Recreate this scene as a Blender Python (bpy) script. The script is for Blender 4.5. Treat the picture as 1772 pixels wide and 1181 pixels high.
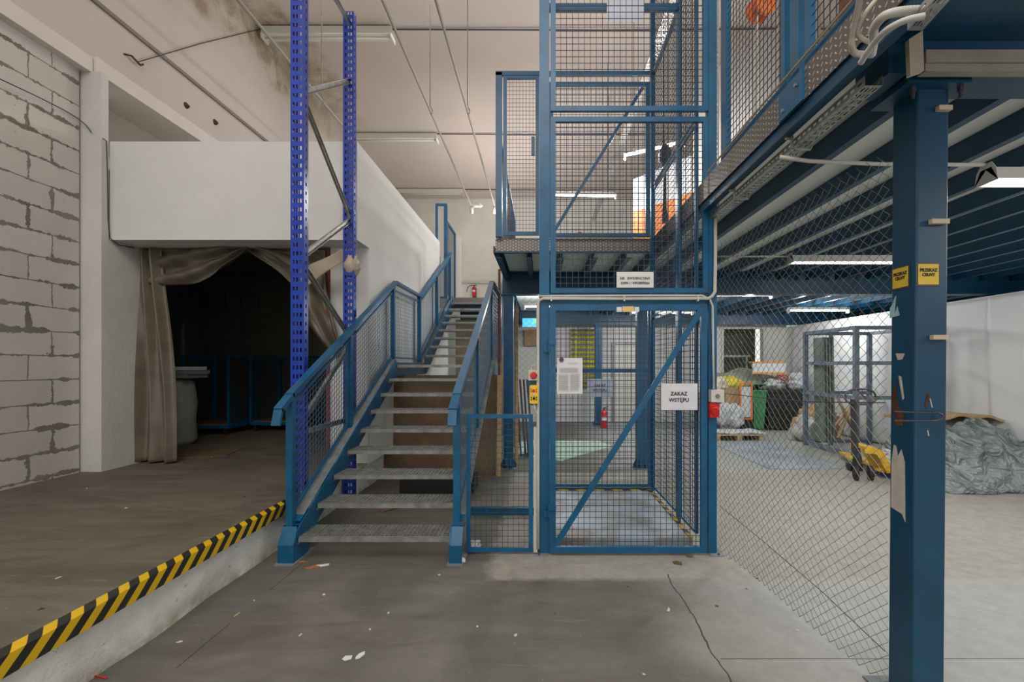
import bpy, math, random
from mathutils import Vector, Matrix, noise
random.seed(7)
C = bpy.context.scene.collection
scn = bpy.context.scene
for o in list(bpy.data.objects): bpy.data.objects.remove(o)

# ---------------------------------------------------------------- camera, world, light, exposure
F = 790.0; VX, VY, CH = 935.0, 632.0, 1.5
cam = bpy.data.cameras.new('camera'); cam.sensor_width = 36; cam.lens = F/1772*36
cam.shift_x = -(VX-886)/1772; cam.shift_y = (VY-590.5)/1772; cam.clip_start = 0.05
camo = bpy.data.objects.new('camera', cam); C.objects.link(camo)
camo.location = (0, 0, CH); camo.rotation_euler = (math.pi/2, 0, 0)
scn.camera = camo
scn.view_settings.view_transform = 'Standard'; scn.view_settings.look = 'None'
scn.view_settings.gamma = 1; scn.view_settings.use_curve_mapping = False
scn.view_settings.exposure = 0.0
w = bpy.data.worlds.new('world'); scn.world = w; w.use_nodes = True
w.node_tree.nodes['Background'].inputs[0].default_value = (1.0, 0.97, 0.93, 1)
w.node_tree.nodes['Background'].inputs[1].default_value = 0.95

def area(name, loc, rot, sx, sy, power, col=(1, 1, 1), spread=180):
    l = bpy.data.lights.new(name, 'AREA'); l.shape = 'RECTANGLE'; l.size = sx; l.size_y = sy
    l.energy = power; l.color = col; l.spread = math.radians(spread)
    o = bpy.data.objects.new(name, l); C.objects.link(o); o.location = loc; o.rotation_euler = rot
    return o
area('hall_fill_light', (-0.8, -1.5, 6.9), (math.radians(12), 0, 0), 5, 3.5, 260, (1, 0.95, 0.88))  # unseen fill light added behind the camera for the hall
area('ceiling_fill_light', (-1.0, -1.2, 4.6), (math.radians(196), 0, 0), 4, 2, 330, (1, 0.93, 0.86))  # unseen upward fill added behind the camera to brighten the ceiling
area('ceiling_fill_light', (-0.95, 12.6, 4.7), (math.radians(180), 0, 0), 0.6, 3, 60, (1, 0.94, 0.88))  # another upward fill, added beyond the stair head to lift the ceiling
area('hall_fill_light', (-2.6, 9.5, 7.25), (0, 0, 0), 2.5, 6, 50, (1, 0.96, 0.9))  # fill light added under the ceiling, whose own lamps are unlit

def at(px, py, Y): return Vector(((px-VX)/F*Y, Y, CH+(VY-py)/F*Y))
def fl(px, py, z=0.0):
    Y = (CH-z)*F/(py-VY); return Vector(((px-VX)/F*Y, Y, z))

# ---------------------------------------------------------------- materials
MATS = {}
def mat(name, col, rough=0.6, metal=0.0, var=0.0, scale=3.0, bump=0.0, bscale=40.0, col2=None, emit=0.0, spec=0.5, alpha=1.0, wear=0.0):
    m = bpy.data.materials.new(name); m.use_nodes = True; nt = m.node_tree
    b = nt.nodes['Principled BSDF']; N = nt.nodes.new; L = nt.links.new
    b.inputs['Base Color'].default_value = (*col, 1); b.inputs['Roughness'].default_value = rough
    b.inputs['Metallic'].default_value = metal; b.inputs['Specular IOR Level'].default_value = spec
    b.inputs['Alpha'].default_value = alpha
    if emit:
        b.inputs['Emission Color'].default_value = (*col, 1); b.inputs['Emission Strength'].default_value = emit
    g = N('ShaderNodeNewGeometry')
    if var > 0 or col2:
        n = N('ShaderNodeTexNoise'); n.inputs['Scale'].default_value = scale; n.inputs['Detail'].default_value = 8
        n.inputs['Roughness'].default_value = 0.6
        L(g.outputs['Position'], n.inputs['Vector'])
        r = N('ShaderNodeValToRGB'); c2 = col2 or tuple(c*(1-var) for c in col)
        c1 = tuple(min(1, c*(1+var*0.5)) for c in col)
        r.color_ramp.elements[0].position = 0.35; r.color_ramp.elements[1].position = 0.65
        r.color_ramp.elements[0].color = (*c2, 1); r.color_ramp.elements[1].color = (*c1, 1)
        L(n.outputs['Fac'], r.inputs['Fac']); out = r.outputs['Color']
        if wear > 0:
            n2 = N('ShaderNodeTexNoise'); n2.inputs['Scale'].default_value = 14; n2.inputs['Detail'].default_value = 10
            n2.inputs['Roughness'].default_value = 0.75
            L(g.outputs['Position'], n2.inputs['Vector'])
            mr = N('ShaderNodeMapRange'); mr.inputs[1].default_value = 0.68; mr.inputs[2].default_value = 0.74
            mr.inputs[4].default_value = wear
            L(n2.outputs['Fac'], mr.inputs[0])
            mx = N('ShaderNodeMix'); mx.data_type = 'RGBA'; mx.inputs[7].default_value = (0.25, 0.27, 0.28, 1)
            L(mr.outputs[0], mx.inputs[0]); L(out, mx.inputs[6]); out = mx.outputs[2]
        L(out, b.inputs['Base Color'])
        if emit: L(out, b.inputs['Emission Color'])
    if bump > 0:
        n3 = N('ShaderNodeTexNoise'); n3.inputs['Scale'].default_value = bscale; n3.inputs['Detail'].default_value = 5
        L(g.outputs['Position'], n3.inputs['Vector'])
        bp = N('ShaderNodeBump'); bp.inputs['Strength'].default_value = bump; bp.inputs['Distance'].default_value = 0.02
        L(n3.outputs['Fac'], bp.inputs['Height']); L(bp.outputs[0], b.inputs['Normal'])
    MATS[name] = m; return m

blue = mat('blue_paint', (0.003, 0.096, 0.215), 0.36, 0, 0.25, 5, 0.05, 60, wear=0.08)
blue2 = mat('rack_blue_paint', (0.003, 0.040, 0.36), 0.3, 0, 0.2, 6)
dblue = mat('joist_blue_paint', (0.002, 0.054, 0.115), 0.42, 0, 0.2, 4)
wiredk = mat('mesh_wire', (0.035, 0.055, 0.085), 0.55, 0.2)
wirebl = mat('blue_mesh_wire', (0.07, 0.13, 0.2), 0.5, 0.2)
wiregal = mat('galvanised_wire', (0.16, 0.165, 0.165), 0.45, 0.6)
galv = mat('galvanised_steel', (0.42, 0.43, 0.42), 0.42, 0.75, 0.25, 9, 0.05, 80)
grate = mat('galvanised_grating', (0.30, 0.31, 0.30), 0.5, 0.45, 0.3, 12, 0.05, 90)
dgalv = mat('dull_zinc', (0.30, 0.30, 0.29), 0.5, 0.5, 0.3, 7)
dark = mat('black_rubber', (0.012, 0.012, 0.013), 0.7)
dusty = mat('dusty_paint', (0.20, 0.23, 0.25), 0.8, 0, 0.3, 8)
white = mat('white_render', (0.66, 0.67, 0.66), 0.85, 0, 0.06, 1.2, 0.1, 25)
plaster = mat('warm_plaster', (0.66, 0.61, 0.56), 0.9, 0, 0.07, 0.9, 0.12, 18)
pil = mat('pilaster_plaster', (0.60, 0.595, 0.57), 0.9, 0, 0.08, 1.5, 0.2, 22)
decku = mat('deck_underside', (0.84, 0.86, 0.81), 0.6, 0, 0.05, 1)
red = mat('red_plastic', (0.62, 0.015, 0.015), 0.35)
yellow = mat('yellow_plastic', (0.80, 0.55, 0.01), 0.4)
signy = mat('sign_yellow', (0.66, 0.47, 0.04), 0.5, 0, 0.1, 20)
paper = mat('white_paper', (0.66, 0.68, 0.72), 0.7, 0, 0.06, 12)
ink = mat('black_ink', (0.015, 0.015, 0.02), 0.7)
pvc = mat('grey_pvc', (0.52, 0.51, 0.47), 0.5, 0, 0.1, 10)
wood = mat('pale_wood', (0.50, 0.36, 0.20), 0.75, 0, 0.3, 15)
brown = mat('brown_board', (0.17, 0.115, 0.06), 0.7, 0, 0.3, 3)
card = mat('cardboard', (0.42, 0.28, 0.15), 0.85, 0, 0.2, 6)
curt = mat('beige_pvc_curtain', (0.145, 0.125, 0.092), 0.3, 0, 0.25, 3, 0.05, 12)  # base colour darkened to carry the shade in the doorway
tape = mat('packing_tape', (0.42, 0.36, 0.28), 0.35, 0, 0.1, 8)
rust = mat('rusty_steel', (0.11, 0.04, 0.02), 0.8, 0.2, 0.5, 20, 0.2, 60)
redjamb = mat('red_oxide_paint', (0.16, 0.03, 0.02), 0.6, 0, 0.2, 8)
tarp = mat('grey_tarpaulin', (0.25, 0.285, 0.295), 0.3, 0, 0.25, 3)
def crumple(m, sc, dist, st):
    nt = m.node_tree; N = nt.nodes.new; L = nt.links.new; b = nt.nodes['Principled BSDF']; g = N('ShaderNodeNewGeometry'); tot = None
    for k, (s_, a) in enumerate(((sc, 1.0), (sc*2.3, 0.5), (sc*5, 0.2))):
        mp = N('ShaderNodeMapping'); mp.inputs['Rotation'].default_value = (0.5*k, 0.4, 0.6+k); mp.inputs['Scale'].default_value = (1, 0.45, 1.3)
        L(g.outputs['Position'], mp.inputs[0])
        n = N('ShaderNodeTexNoise'); n.inputs['Scale'].default_value = s_; n.inputs['Detail'].default_value = 1.5; n.inputs['Distortion'].default_value = 1.1
        L(mp.outputs[0], n.inputs['Vector'])
        x = N('ShaderNodeMath'); x.operation = 'SUBTRACT'; x.inputs[1].default_value = 0.5; L(n.outputs['Fac'], x.inputs[0])
        y = N('ShaderNodeMath'); y.operation = 'ABSOLUTE'; L(x.outputs[0], y.inputs[0])
        z = N('ShaderNodeMath'); z.operation = 'MULTIPLY'; z.inputs[1].default_value = a; L(y.outputs[0], z.inputs[0])
        if tot is None: tot = z.outputs[0]
        else:
            q = N('ShaderNodeMath'); q.operation = 'ADD'; L(tot, q.inputs[0]); L(z.outputs[0], q.inputs[1]); tot = q.outputs[0]
    bp = N('ShaderNodeBump'); bp.inputs['Strength'].default_value = st; bp.inputs['Distance'].default_value = dist
    L(tot, bp.inputs['Height']); L(bp.outputs[0], b.inputs['Normal'])
crumple(tarp, 1.5, 0.6, 0.8)
wtarp = mat('white_plastic_film', (0.62, 0.65, 0.68), 0.4, 0, 0.1, 6)
btarp = mat('blue_plastic_bag', (0.015, 0.04, 0.28), 0.35)
crumple(wtarp, 7, 0.12, 0.8)
gbin = mat('green_plastic', (0.06, 0.27, 0.11), 0.5, 0, 0.2, 6)
bbin = mat('black_plastic', (0.02, 0.025, 0.022), 0.45, 0, 0.3, 5)
orange = mat('orange_paint', (0.80, 0.20, 0.03), 0.6, 0, 0.1, 3)
mint = mat('mint_board', (0.42, 0.60, 0.50), 0.5, 0, 0.1, 3)
steel = mat('bluish_steel_sheet', (0.40, 0.46, 0.52), 0.4, 0.3, 0.3, 2.5, 0.1, 10)
rackgrey = mat('grey_blue_paint', (0.14, 0.18, 0.23), 0.5, 0, 0.2, 7)
rackgreen = mat('grey_green_sheet', (0.20, 0.23, 0.21), 0.5, 0.2, 0.2, 7)
handle = mat('dark_paint', (0.05, 0.045, 0.055), 0.45)
yjack = mat('worn_yellow_paint', (0.72, 0.42, 0.02), 0.45, 0, 0.3, 12)
lampw = mat('lit_tube', (1.0, 0.97, 0.92), 0.5, emit=9)
lampoff = mat('unlit_tube', (0.66, 0.62, 0.56), 0.4)
fixw = mat('white_fixture', (0.62, 0.60, 0.56), 0.4)
bare = mat('peeled_primer', (0.50, 0.45, 0.40), 0.85, 0, 0.15, 25)
mintp = mat('peeled_sticker', (0.30, 0.52, 0.52), 0.8, 0, 0.2, 30)
leaf = mat('dry_leaf', (0.30, 0.20, 0.06), 0.8, 0, 0.4, 60)
brickbit = mat('brick_fragment', (0.42, 0.14, 0.06), 0.9, 0, 0.3, 40)
gstone = mat('pale_chips', (0.60, 0.56, 0.46), 0.9, 0, 0.3, 60)
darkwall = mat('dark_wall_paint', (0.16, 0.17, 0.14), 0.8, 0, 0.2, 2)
exitg = mat('exit_sign_face', (0.08, 0.45, 0.75), 0.4, emit=0.9)
exitgr = mat('exit_sign_green', (0.15, 0.7, 0.3), 0.4, emit=0.9)
greyw = mat('grey_partition', (0.33, 0.32, 0.31), 0.8, 0, 0.1, 2)

def chequer():
    m = mat('chequer_plate', (0.40, 0.38, 0.35), 0.45, 0.5); nt = m.node_tree; N = nt.nodes.new; L = nt.links.new
    b = nt.nodes['Principled BSDF']; g = N('ShaderNodeNewGeometry')
    sp = N('ShaderNodeSeparateXYZ'); L(g.outputs['Position'], sp.inputs[0])
    def M(op, a, c=None, d=None):
        n = N('ShaderNodeMath'); n.operation = op
        for i, v in enumerate((a, c, d)):
            if v is None: continue
            if isinstance(v, (int, float)): n.inputs[i].default_value = v
            else: L(v, n.inputs[i])
        return n.outputs[0]
    u = M('ADD', sp.outputs[0], sp.outputs[1]); v = sp.outputs[2]
    s = 0.032
    cu = M('FLOOR', M('DIVIDE', u, s)); 
    par = M('MODULO', M('ABSOLUTE', cu), 2.0)
    vv = M('ADD', v, M('MULTIPLY', par, s/2))
    fu = M('SUBTRACT', M('FRACT', M('DIVIDE', u, s)), 0.5)
    fv = M('SUBTRACT', M('FRACT', M('DIVIDE', vv, s)), 0.5)
    sgn = M('SUBTRACT', M('MULTIPLY', par, 2), 1)
    a = M('ADD', fu, M('MULTIPLY', fv, sgn)); c = M('SUBTRACT', fu, M('MULTIPLY', fv, sgn))
    d = M('ADD', M('MULTIPLY', M('POWER', M('MULTIPLY', a, 1.3), 2), 1), M('MULTIPLY', M('POWER', M('MULTIPLY', c, 4.2), 2), 1))
    h = M('LESS_THAN', d, 0.35)
    bp = N('ShaderNodeBump'); bp.inputs['Strength'].default_value = 0.9; bp.inputs['Distance'].default_value = 0.006
    L(h, bp.inputs['Height']); L(bp.outputs[0], b.inputs['Normal'])
    mx = N('ShaderNodeMix'); mx.data_type = 'RGBA'; L(h, mx.inputs[0])
    mx.inputs[6].default_value = (0.17, 0.15, 0.135, 1); mx.inputs[7].default_value = (0.62, 0.60, 0.56, 1)
    L(mx.outputs[2], b.inputs['Base Color']); return m
cheq = chequer()

def nodes_base(name, rough=0.85):
    m = bpy.data.materials.new(name); m.use_nodes = True; nt = m.node_tree
    b = nt.nodes['Principled BSDF']; b.inputs['Roughness'].default_value = rough
    N = nt.nodes.new; L = nt.links.new
    g = N('ShaderNodeNewGeometry'); sp = N('ShaderNodeSeparateXYZ'); L(g.outputs['Position'], sp.inputs[0])
    def M(op, a, c=None, d=None):
        n = N('ShaderNodeMath'); n.operation = op
        for i, v in enumerate((a, c, d)):
            if v is None: continue
            if isinstance(v, (int, float)): n.inputs[i].default_value = v
            else: L(v, n.inputs[i])
        return n.outputs[0]
    def noise_(scale, det=6, rough=0.6, vec=None, dist=0.0):
        n = N('ShaderNodeTexNoise'); n.inputs['Scale'].default_value = scale; n.inputs['Detail'].default_value = det
        n.inputs['Roughness'].default_value = rough; n.inputs['Distortion'].default_value = dist
        L(vec or g.outputs['Position'], n.inputs['Vector']); return n.outputs['Fac']
    def rng(v, a, b_, c=0, d=1):
        n = N('ShaderNodeMapRange'); n.inputs[1].default_value = a; n.inputs[2].default_value = b_
        n.inputs[3].default_value = c; n.inputs[4].default_value = d; L(v, n.inputs[0]); return n.outputs[0]
    def mix(f, a, c):
        n = N('ShaderNodeMix'); n.data_type = 'RGBA'
        if isinstance(f, (int, float)): n.inputs[0].default_value = f
        else: L(f, n.inputs[0])
        for i, v in ((6, a), (7, c)):
            if isinstance(v, tuple): n.inputs[i].default_value = (*v, 1)
            else: L(v, n.inputs[i])
        return n.outputs[2]
    def bump(h, s=0.3, d=0.01):
        n = N('ShaderNodeBump'); n.inputs['Strength'].default_value = s; n.inputs['Distance'].default_value = d
        L(h, n.inputs['Height']); L(n.outputs[0], b.inputs['Normal'])
    return m, b, g, sp, M, noise_, rng, mix, bump, N, L

def floor_mat(raised):
    m, b, g, sp, M, nz, rng, mix, bump, N, L = nodes_base('concrete_floor_raised' if raised else 'concrete_floor', 0.62)
    X, Y = sp.outputs[0], sp.outputs[1]
    mp = N('ShaderNodeMapping'); mp.inputs['Scale'].default_value = (0.35, 1.6, 1); L(g.outputs['Position'], mp.inputs[0])
    n1 = nz(1.3, 8, 0.62, dist=0.8); n2 = nz(2.4, 10, 0.7, mp.outputs[0], 1.0); n3 = nz(40, 4); n4 = nz(9, 8, 0.75)
    if raised:
        c = mix(rng(n2, 0.35, 0.68), (0.095, 0.084, 0.064), (0.175, 0.157, 0.124))
    else:
        c = mix(rng(n1, 0.32, 0.68), (0.100, 0.096, 0.080), (0.180, 0.174, 0.150))
        c = mix(rng(n2, 0.45, 0.7, 0, 0.6), c, (0.08, 0.07, 0.06))
        # paler concrete right of the old joint, standing in for the lamps' brightness
        e = M('ADD', X, M('MULTIPLY', n1, 0.8))
        c = mix(rng(e, 1.0, 1.9), c, mix(rng(n4, 0.3, 0.7), (0.27, 0.28, 0.27), (0.36, 0.37, 0.36)))
        # repaired strip in front of the lift
        yy = M('ADD', Y, M('MULTIPLY', M('SUBTRACT', n4, 0.5), 0.12))
        xx = M('ADD', X, M('MULTIPLY', M('SUBTRACT', n4, 0.5), 0.3))
        pm = M('MULTIPLY', M('MULTIPLY', rng(yy, 3.16, 3.22), rng(xx, -0.42, -0.32)), rng(Y, 6.4, 6.3))
        c = mix(pm, c, mix(rng(n4, 0.3, 0.7), (0.24, 0.23, 0.20), (0.36, 0.345, 0.305)))
        # joints and a crack
        wob = M('MULTIPLY', M('SUBTRACT', nz(3.0, 4), 0.5), 0.10)
        k1 = M('LESS_THAN', M('ABSOLUTE', M('SUBTRACT', M('ADD', X, wob), 0.905)), 0.0045)
        k1 = M('MULTIPLY', k1, M('LESS_THAN', Y, 3.27))
        k2 = M('MULTIPLY', M('LESS_THAN', M('ABSOLUTE', M('SUBTRACT', X, -1.80)), 0.003), M('GREATER_THAN', nz(2, 2), 0.45))
        k3 = M('MULTIPLY', M('LESS_THAN', M('ABSOLUTE', M('SUBTRACT', Y, 2.33)), 0.003), M('GREATER_THAN', X, 0.92))
        k4 = M('LESS_THAN', M('ABSOLUTE', M('SUBTRACT', M('ADD', X, M('MULTIPLY', Y, 0.9)), 4.73)), 0.0035)
        k = M('MAXIMUM', M('MAXIMUM', k1, k2), M('MAXIMUM', k3, M('MULTIPLY', k4, M('LESS_THAN', Y, 0.1))))
        c = mix(k, c, (0.04, 0.035, 0.03))
    sc = rng(nz(60, 3), 0.70, 0.74); c = mix(M('MULTIPLY', sc, 0.7), c, (0.5, 0.48, 0.42))
    mp2 = N('ShaderNodeMapping'); mp2.inputs['Rotation'].default_value = (0, 0, 0.5); mp2.inputs['Scale'].default_value = (1.2, 14, 1)
    L(g.outputs['Position'], mp2.inputs[0])
    scr = rng(nz(1.6, 10, 0.75, mp2.outputs[0]), 0.62, 0.70); c = mix(M('MULTIPLY', scr, 0.5), c, (0.40, 0.39, 0.35))
    L(c, b.inputs['Base Color']); bump(M('ADD', n4, M('MULTIPLY', n3, 0.3)), 0.35, 0.006)
    L(rng(n1, 0.3, 0.7, 0.45, 0.75), b.inputs['Roughness'])
    return m
floorm, floorr = floor_mat(False), floor_mat(True)

def block_mat():
    m, b, g, sp, M, nz, rng, mix, bump, N, L = nodes_base('aerated_block_wall', 0.9)
    cb = N('ShaderNodeCombineXYZ')
    w1 = M('MULTIPLY', M('SUBTRACT', nz(7, 5, 0.7), 0.5), 0.05)
    w2 = M('MULTIPLY', M('SUBTRACT', nz(4.3, 5, 0.7), 0.5), 0.022)
    L(M('ADD', M('ADD', sp.outputs[1], w1), 0.19), cb.inputs[0]); L(M('ADD', M('ADD', sp.outputs[2], w2), -0.380), cb.inputs[1])
    br = N('ShaderNodeTexBrick'); L(cb.outputs[0], br.inputs['Vector'])
    br.inputs['Scale'].default_value = 1; br.inputs['Brick Width'].default_value = 0.60; br.inputs['Row Height'].default_value = 0.243
    br.inputs['Mortar Smooth'].default_value = 0.1; br.offset = 0.36
    L(rng(nz(3.3, 8, 0.75), 0.47, 0.64, 0.005, 0.042), br.inputs['Mortar Size'])
    br.inputs['Color1'].default_value = (0.60, 0.575, 0.54, 1); br.inputs['Color2'].default_value = (0.52, 0.50, 0.465, 1)
    br.inputs['Mortar'].default_value = (0.15, 0.14, 0.11, 1)
    c = mix(rng(nz(3, 8), 0.35, 0.7, 0, 0.35), br.outputs['Color'], (0.44, 0.42, 0.385))
    c = mix(rng(nz(30, 2), 0.72, 0.74, 0, 0.7), c, (0.2, 0.19, 0.16))
    L(c, b.inputs['Base Color'])
    bump(M('ADD', M('MULTIPLY', br.outputs['Fac'], -0.8), M('MULTIPLY', nz(25, 4), 0.25)), 0.6, 0.012)
    return m
blockm = block_mat()

def stained(name, base):
    m, b, g, sp, M, nz, rng, mix, bump, N, L = nodes_base(name, 0.9)
    c = mix(rng(nz(0.8, 6), 0.35, 0.7), base, tuple(v*0.93 for v in base))
    # water stain along the eaves corner
    d = M('ADD', M('ABSOLUTE', M('ADD', sp.outputs[0], 4.9)), M('ABSOLUTE', M('SUBTRACT', sp.outputs[2], 7.4)))
    n = nz(1.3, 8, 0.62, dist=0.25)
    f = rng(M('SUBTRACT', M('ADD', n, 0.15), M('MULTIPLY', d, 0.55)), 0.20, 0.38)
    f = M('MULTIPLY', f, rng(sp.outputs[1], 5.2, 6.4))
    f = M('MULTIPLY', f, rng(sp.outputs[1], 12.0, 9.5))
    st = mix(rng(nz(2.2, 9, 0.7, dist=0.5), 0.42, 0.60), (0.33, 0.265, 0.19), (0.56, 0.50, 0.42))
    c = mix(f, c, st)
    f2 = M('MULTIPLY', rng(nz(2.2, 8, 0.75, dist=1), 0.62, 0.75), rng(M('SUBTRACT', d, 0.0), 1.6, 0.9))
    L(c, b.inputs['Base Color']); bump(nz(14, 5), 0.15, 0.01); return m
ceilm = stained('ceiling_plaster', (0.60, 0.525, 0.485))
wallum = stained('upper_wall_plaster', (0.56, 0.50, 0.46))

def dock_mat():
    m, b, g, sp, M, nz, rng, mix, bump, N, L = nodes_base('flaking_white_paint', 0.8)
    c = mix(rng(nz(5, 8, 0.7), 0.35, 0.7), (0.78, 0.79, 0.76), (0.62, 0.62, 0.58))
    z = sp.outputs[2]
    c = mix(M('MULTIPLY', rng(z, 0.12, 0.0), rng(nz(9, 6), 0.3, 0.7)), c, (0.34, 0.30, 0.20))
    c = mix(rng(nz(17, 9, 0.75), 0.62, 0.66, 0, 0.8), c, (0.2, 0.19, 0.17))
    yb = M('MULTIPLY', rng(z, 0.20, 0.27), rng(nz(3.1, 4), 0.56, 0.66, 0, 0.5)); c = mix(yb, c, (0.7, 0.6, 0.2))
    cr = M('LESS_THAN', M('ABSOLUTE', M('SUBTRACT', z, M('ADD', 0.215, M('MULTIPLY', nz(3.4, 6), 0.10)))), 0.003)
    c = mix(cr, c, (0.12, 0.11, 0.1))
    L(c, b.inputs['Base Color']); bump(M('ADD', nz(8, 8, 0.7), M('MULTIPLY', nz(45, 3), 0.3)), 0.7, 0.02); return m
dockm = dock_mat()

def stripes(name, c1, c2, period, axis_mix, z=False, duty=0.5, wobble=0.0):
    m, b, g, sp, M, nz, rng, mix, bump, N, L = nodes_base(name, 0.45)
    a, bb, cc = axis_mix
    s = M('ADD', M('MULTIPLY', sp.outputs[0], a), M('ADD', M('MULTIPLY', sp.outputs[1], bb), M('MULTIPLY', sp.outputs[2], cc)))
    if wobble: s = M('ADD', s, M('MULTIPLY', M('SUBTRACT', nz(6, 3), 0.5), wobble))
    f = M('LESS_THAN', M('FRACT', M('DIVIDE', s, period)), duty)
    c = mix(f, c1, c2); c = mix(rng(nz(20, 6, 0.7), 0.6, 0.7, 0, 0.4), c, (0.12, 0.11, 0.09))
    L(c, b.inputs['Base Color']); return m
hazard = stripes('hazard_stripes', (0.72, 0.46, 0.01), (0.02, 0.022, 0.02), 0.118, (1.0, 1.0, -1.0))
ystripe = stripes('yellow_grey_stripes', (0.85, 0.72, 0.02), (0.30, 0.33, 0.36), 0.125, (0, 0, 1.0))

def slab_mat():
    m, b, g, sp, M, nz, rng, mix, bump, N, L = nodes_base('lift_platform_steel', 0.4)
    b.inputs['Metallic'].default_value = 0.2
    c = mix(rng(nz(2.2, 6, dist=0.6), 0.4, 0.6), (0.42, 0.50, 0.58), (0.27, 0.25, 0.23))
    c = mix(rng(nz(30, 5), 0.6, 0.7, 0, 0.5), c, (0.5, 0.5, 0.48))
    L(c, b.inputs['Base Color']); bump(nz(30, 4), 0.2, 0.004); return m
slabm = slab_mat()

# ---------------------------------------------------------------- builders
def wloc(o):
    v = Vector(o.location)
    while o.parent: o = o.parent; v += Vector(o.location)
    return v
class MB:
    def __init__(s): s.v = []; s.f = []; s.mi = []
    def add(s, vs, fs):
        n = len(s.v); s.v += [tuple(v) for v in vs]; s.f += [tuple(i+n for i in f) for f in fs]; return s
    def box(s, x0, x1, y0, y1, z0, z1):
        vs = [(x, y, z) for x in (x0, x1) for y in (y0, y1) for z in (z0, z1)]
        return s.add(vs, [(0, 1, 3, 2), (4, 6, 7, 5), (0, 4, 5, 1), (2, 3, 7, 6), (0, 2, 6, 4), (1, 5, 7, 3)])
    def bar(s, p, q, w, h, up=(0, 0, 1)):
        p, q, up = Vector(p), Vector(q), Vector(up); d = (q-p).normalized()
        sd = d.cross(up)
        if sd.length < 1e-4: sd = d.cross(Vector((0, 1, 0)))
        sd.normalize(); u = sd.cross(d).normalized(); a = sd*w/2; b = u*h/2
        vs = [p-a-b, p+a-b, p+a+b, p-a+b, q-a-b, q+a-b, q+a+b, q-a+b]
        return s.add(vs, [(0, 3, 2, 1), (4, 5, 6, 7), (0, 1, 5, 4), (1, 2, 6, 5), (2, 3, 7, 6), (3, 0, 4, 7)])
    def tube(s, pts, r, n=6, cap=True):
        pts = [Vector(p) for p in pts]; vs = []; fs = []; m = len(pts)
        rad = r if isinstance(r, (list, tuple)) else [r]*m
        pn = None
        for i, p in enumerate(pts):
            d = (pts[min(i+1, m-1)]-pts[max(i-1, 0)]).normalized()
            if pn is None:
                pn = d.orthogonal().normalized()
            else:
                pn = (pn-d*pn.dot(d))
                pn = pn.normalized() if pn.length > 1e-6 else d.orthogonal().normalized()
            b = d.cross(pn)
            for k in range(n):
                a = 2*math.pi*k/n+math.pi/4; vs.append(p+(pn*math.cos(a)+b*math.sin(a))*rad[i])
        for i in range(m-1):
            for k in range(n):
                a = i*n+k; b2 = i*n+(k+1) % n; fs.append((a, b2, b2+n, a+n))
        if cap: fs.append(tuple(reversed(range(n)))); fs.append(tuple((m-1)*n+k for k in range(n)))
        return s.add(vs, fs)
    def prism(s, poly, ext):
        poly = [Vector(p) for p in poly]; e = Vector(ext); n = len(poly)
        fs = [tuple(reversed(range(n))), tuple(range(n, 2*n))]+[(i, (i+1) % n, (i+1) % n+n, i+n) for i in range(n)]
        return s.add(poly+[p+e for p in poly], fs)
    def grid(s, fn, nu, nv):
        vs = [fn(i/nu, j/nv) for i in range(nu+1) for j in range(nv+1)]
        fs = [(i*(nv+1)+j, (i+1)*(nv+1)+j, (i+1)*(nv+1)+j+1, i*(nv+1)+j+1) for i in range(nu) for j in range(nv)]
        return s.add(vs, fs)
    def lathe(s, c, prof, axis=(0, 0, 1), n=20):
        c = Vector(c); ax = Vector(axis).normalized(); a = ax.orthogonal().normalized(); b = ax.cross(a); vs = []; fs = []
        for r, h in prof:
            for k in range(n):
                t = 2*math.pi*k/n; vs.append(c+ax*h+(a*math.cos(t)+b*math.sin(t))*max(r, 1e-4))
        for i in range(len(prof)-1):
            for k in range(n):
                p = i*n+k; q = i*n+(k+1) % n; fs.append((p, q, q+n, p+n))
        fs.append(tuple(reversed(range(n)))); fs.append(tuple((len(prof)-1)*n+k for k in range(n)))
        return s.add(vs, fs)
    def build(s, name, m, parent=None, smooth=False, solid=0, origin=None):
        me = bpy.data.meshes.new(name)
        if parent is not None: o0 = wloc(parent)
        elif origin is not None: o0 = Vector(origin)
        else:
            xs = [v[0] for v in s.v]; ys = [v[1] for v in s.v]; zs = [v[2] for v in s.v]
            o0 = Vector(((min(xs)+max(xs))/2, (min(ys)+max(ys))/2, min(zs)))
        me.from_pydata([(v[0]-o0.x, v[1]-o0.y, v[2]-o0.z) for v in s.v], [], s.f); me.validate()
        me.materials.append(m)
        import bmesh
        bm = bmesh.new(); bm.from_mesh(me); bmesh.ops.recalc_face_normals(bm, faces=bm.faces); bm.to_mesh(me); bm.free()
        if smooth:
            for p in me.polygons: p.use_smooth = True
        o = bpy.data.objects.new(name, me); C.objects.link(o)
        if parent is not None: o.parent = parent
        else: o.location = o0
        if solid:
            md = o.modifiers.new('thickness', 'SOLIDIFY'); md.thickness = solid; md.offset = 0
        return o
def B(*a): return MB().box(*a)
def tag(o, label, cat, group=None, kind=None):
    if label: o['label'] = label
    if cat: o['category'] = cat
    if group: o['group'] = group
    if kind: o['kind'] = kind
    return o
def thing(name, loc, label, cat, group=None):
    o = bpy.data.objects.new(name, None); C.objects.link(o); o.location = loc; o.empty_display_size = 0.1
    return tag(o, label, cat, group)
def struct(name, mb, m, label=None, **k):
    o = mb.build(name, m, **k); o['kind'] = 'structure'
    if label: o['label'] = label
    return o
def copy_tree(o, parent=None):
    c = o.copy(); C.objects.link(c)
    if parent: c.parent = parent
    for ch in list(o.children): copy_tree(ch, c)
    return c
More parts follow.
